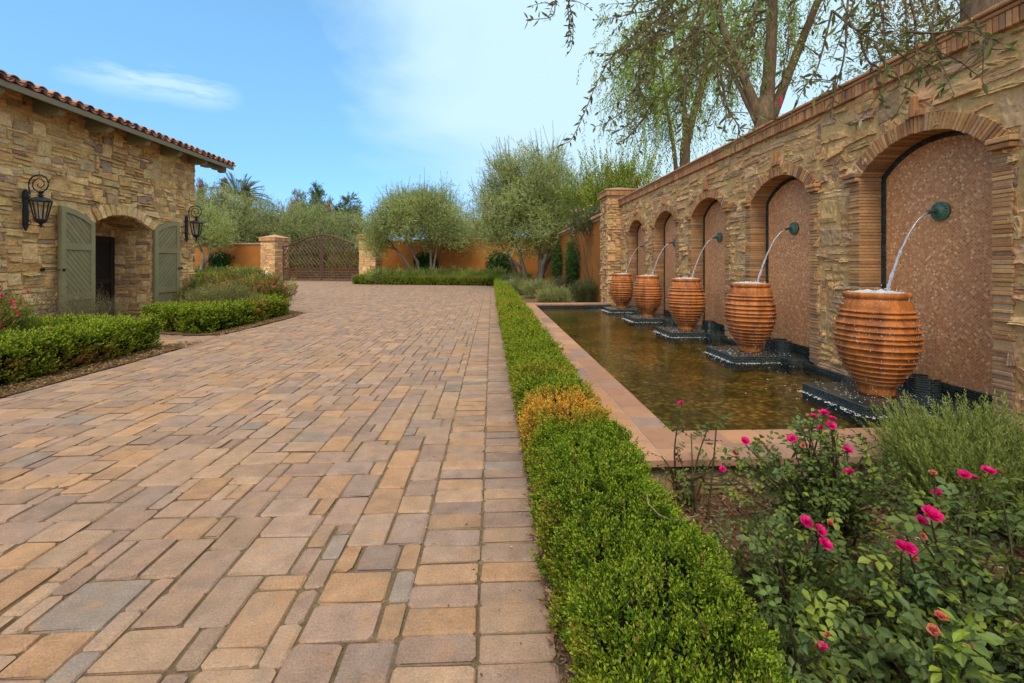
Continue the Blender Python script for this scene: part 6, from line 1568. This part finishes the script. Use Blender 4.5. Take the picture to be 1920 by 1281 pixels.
def sstep(x, a, b, lo=0., hi=1.):
    r = N('ShaderNodeMapRange'); r.interpolation_type = 'SMOOTHSTEP'; r.inputs[1].default_value = a; r.inputs[2].default_value = b; r.inputs[3].default_value = lo; r.inputs[4].default_value = hi
    Lk(x, r.inputs[0]); return r.outputs[0]
def pixdir(u, v):
    p = cam((u - CU) / F, 1.0); d = np.array([p[0], p[1], (HOR - v) / F]); return nrm(d[None])[0]
mp = N('ShaderNodeMapping'); mp.inputs['Scale'].default_value = (1, 1, 2.2); Lk(tc.outputs['Generated'], mp.inputs[0])
n1 = N('ShaderNodeTexNoise'); n1.inputs['Scale'].default_value = 2.3; n1.inputs['Detail'].default_value = 8; n1.inputs['Roughness'].default_value = .58; n1.inputs['Distortion'].default_value = .35; Lk(mp.outputs[0], n1.inputs['Vector'])
glow = sstep(dotn(tuple(pixdir(1420, -60))), .57, 1.0)
zen = sstep(sp.outputs[2], .42, .85)
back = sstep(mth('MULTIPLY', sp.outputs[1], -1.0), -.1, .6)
cov = mth('ADD', mth('ADD', mth('MULTIPLY', glow, 1.12), mth('MULTIPLY', zen, .42)), mth('MULTIPLY', back, .45))
cov = mth('ADD', cov, mth('MULTIPLY', mth('SUBTRACT', n1.outputs['Fac'], .5), 1.35))
cov = sstep(cov, .02, .98)
# the thin streak of cirrus at the upper left
dA, dB = pixdir(60, 118), pixdir(470, 192); ctr = nrm((dA + dB)[None])[0]; e1 = nrm((dB - dA)[None])[0]; e2 = np.cross(ctr, e1)
xa, xb = dotn(tuple(e1)), dotn(tuple(e2)); L2 = float(np.linalg.norm(dB - dA)) / 2
mp2 = N('ShaderNodeMapping'); mp2.vector_type = 'POINT'
cmb = N('ShaderNodeCombineXYZ'); Lk(mth('MULTIPLY', xa, 7.), cmb.inputs[0]); Lk(mth('MULTIPLY', xb, 34.), cmb.inputs[1])
n2 = N('ShaderNodeTexNoise'); n2.inputs['Scale'].default_value = 1.6; n2.inputs['Detail'].default_value = 7; n2.inputs['Roughness'].default_value = .6; Lk(cmb.outputs[0], n2.inputs['Vector'])
xo = float(np.dot(ctr, e1))
bend = mth('MULTIPLY', mth('MULTIPLY', mth('ADD', xa, -.03), mth('ADD', xa, -.03)), .35)
wa_ = mth('MULTIPLY', sstep(xa, -L2 * 1.25, -L2 * .1), sstep(xa, L2 * .45, L2 * 1.12, 1., 0.))
wb_ = sstep(mth('ABSOLUTE', mth('ADD', mth('SUBTRACT', xb, bend), mth('MULTIPLY', mth('SUBTRACT', n2.outputs['Fac'], .5), .05))), .0, .045, 1., 0.)
front = sstep(dotn(tuple(ctr)), .3, .6)
streak = mth('MULTIPLY', mth('MULTIPLY', mth('MULTIPLY', wa_, wb_), front), mth('MULTIPLY', sstep(n2.outputs['Fac'], .2, .62), .8))
cov = mth('MAXIMUM', mth('MAXIMUM', cov, streak), .13)
tint = N('ShaderNodeMix'); tint.data_type = 'RGBA'; tint.blend_type = 'MULTIPLY'; tint.inputs[0].default_value = 1; tg = N('ShaderNodeMix'); tg.data_type = 'RGBA'; tg.inputs[6].default_value = (*SKY_H, 1); tg.inputs[7].default_value = (*SKY_T, 1); Lk(sstep(sp.outputs[2], .0, .5), tg.inputs[0]); Lk(tg.outputs[2], tint.inputs[7])
Lk(sky.outputs[0], tint.inputs[6])
cb = N('ShaderNodeMix'); cb.data_type = 'RGBA'; cb.inputs[6].default_value = (*CLOUD, 1); cb.inputs[7].default_value = (*CLOUD_FILL, 1); Lk(mth('MAXIMUM', back, sstep(sp.outputs[2], .6, .85)), cb.inputs[0])
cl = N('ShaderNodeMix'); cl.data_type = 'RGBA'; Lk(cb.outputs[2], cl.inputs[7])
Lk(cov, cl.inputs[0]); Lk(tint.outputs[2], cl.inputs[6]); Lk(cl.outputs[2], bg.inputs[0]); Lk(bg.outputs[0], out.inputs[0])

cd = bpy.data.cameras.new('camera'); cd.sensor_width = 36; cd.lens = 36 * F / 1920; cd.clip_end = 3000; cd.clip_start = .05
cd.shift_y = -(640.5 - HOR) / 1920.
co = bpy.data.objects.new('camera', cd); COL.objects.link(co); co.location = (0, 0, H); co.rotation_euler = (PI / 2, 0, -PSI)
SC.camera = co
vs = SC.view_settings; vs.view_transform = 'Standard'; vs.look = 'None'; vs.exposure = EXPO; vs.gamma = 1; vs.use_curve_mapping = False
SC.cycles.max_bounces = 6; SC.cycles.transparent_max_bounces = 10; SC.cycles.diffuse_bounces = 3; SC.cycles.glossy_bounces = 3; SC.cycles.transmission_bounces = 5
SC.cycles.caustics_refractive = False; SC.cycles.caustics_reflective = False; SC.cycles.sample_clamp_indirect = 6; SC.cycles.use_denoising = True
SC.render.film_transparent = False
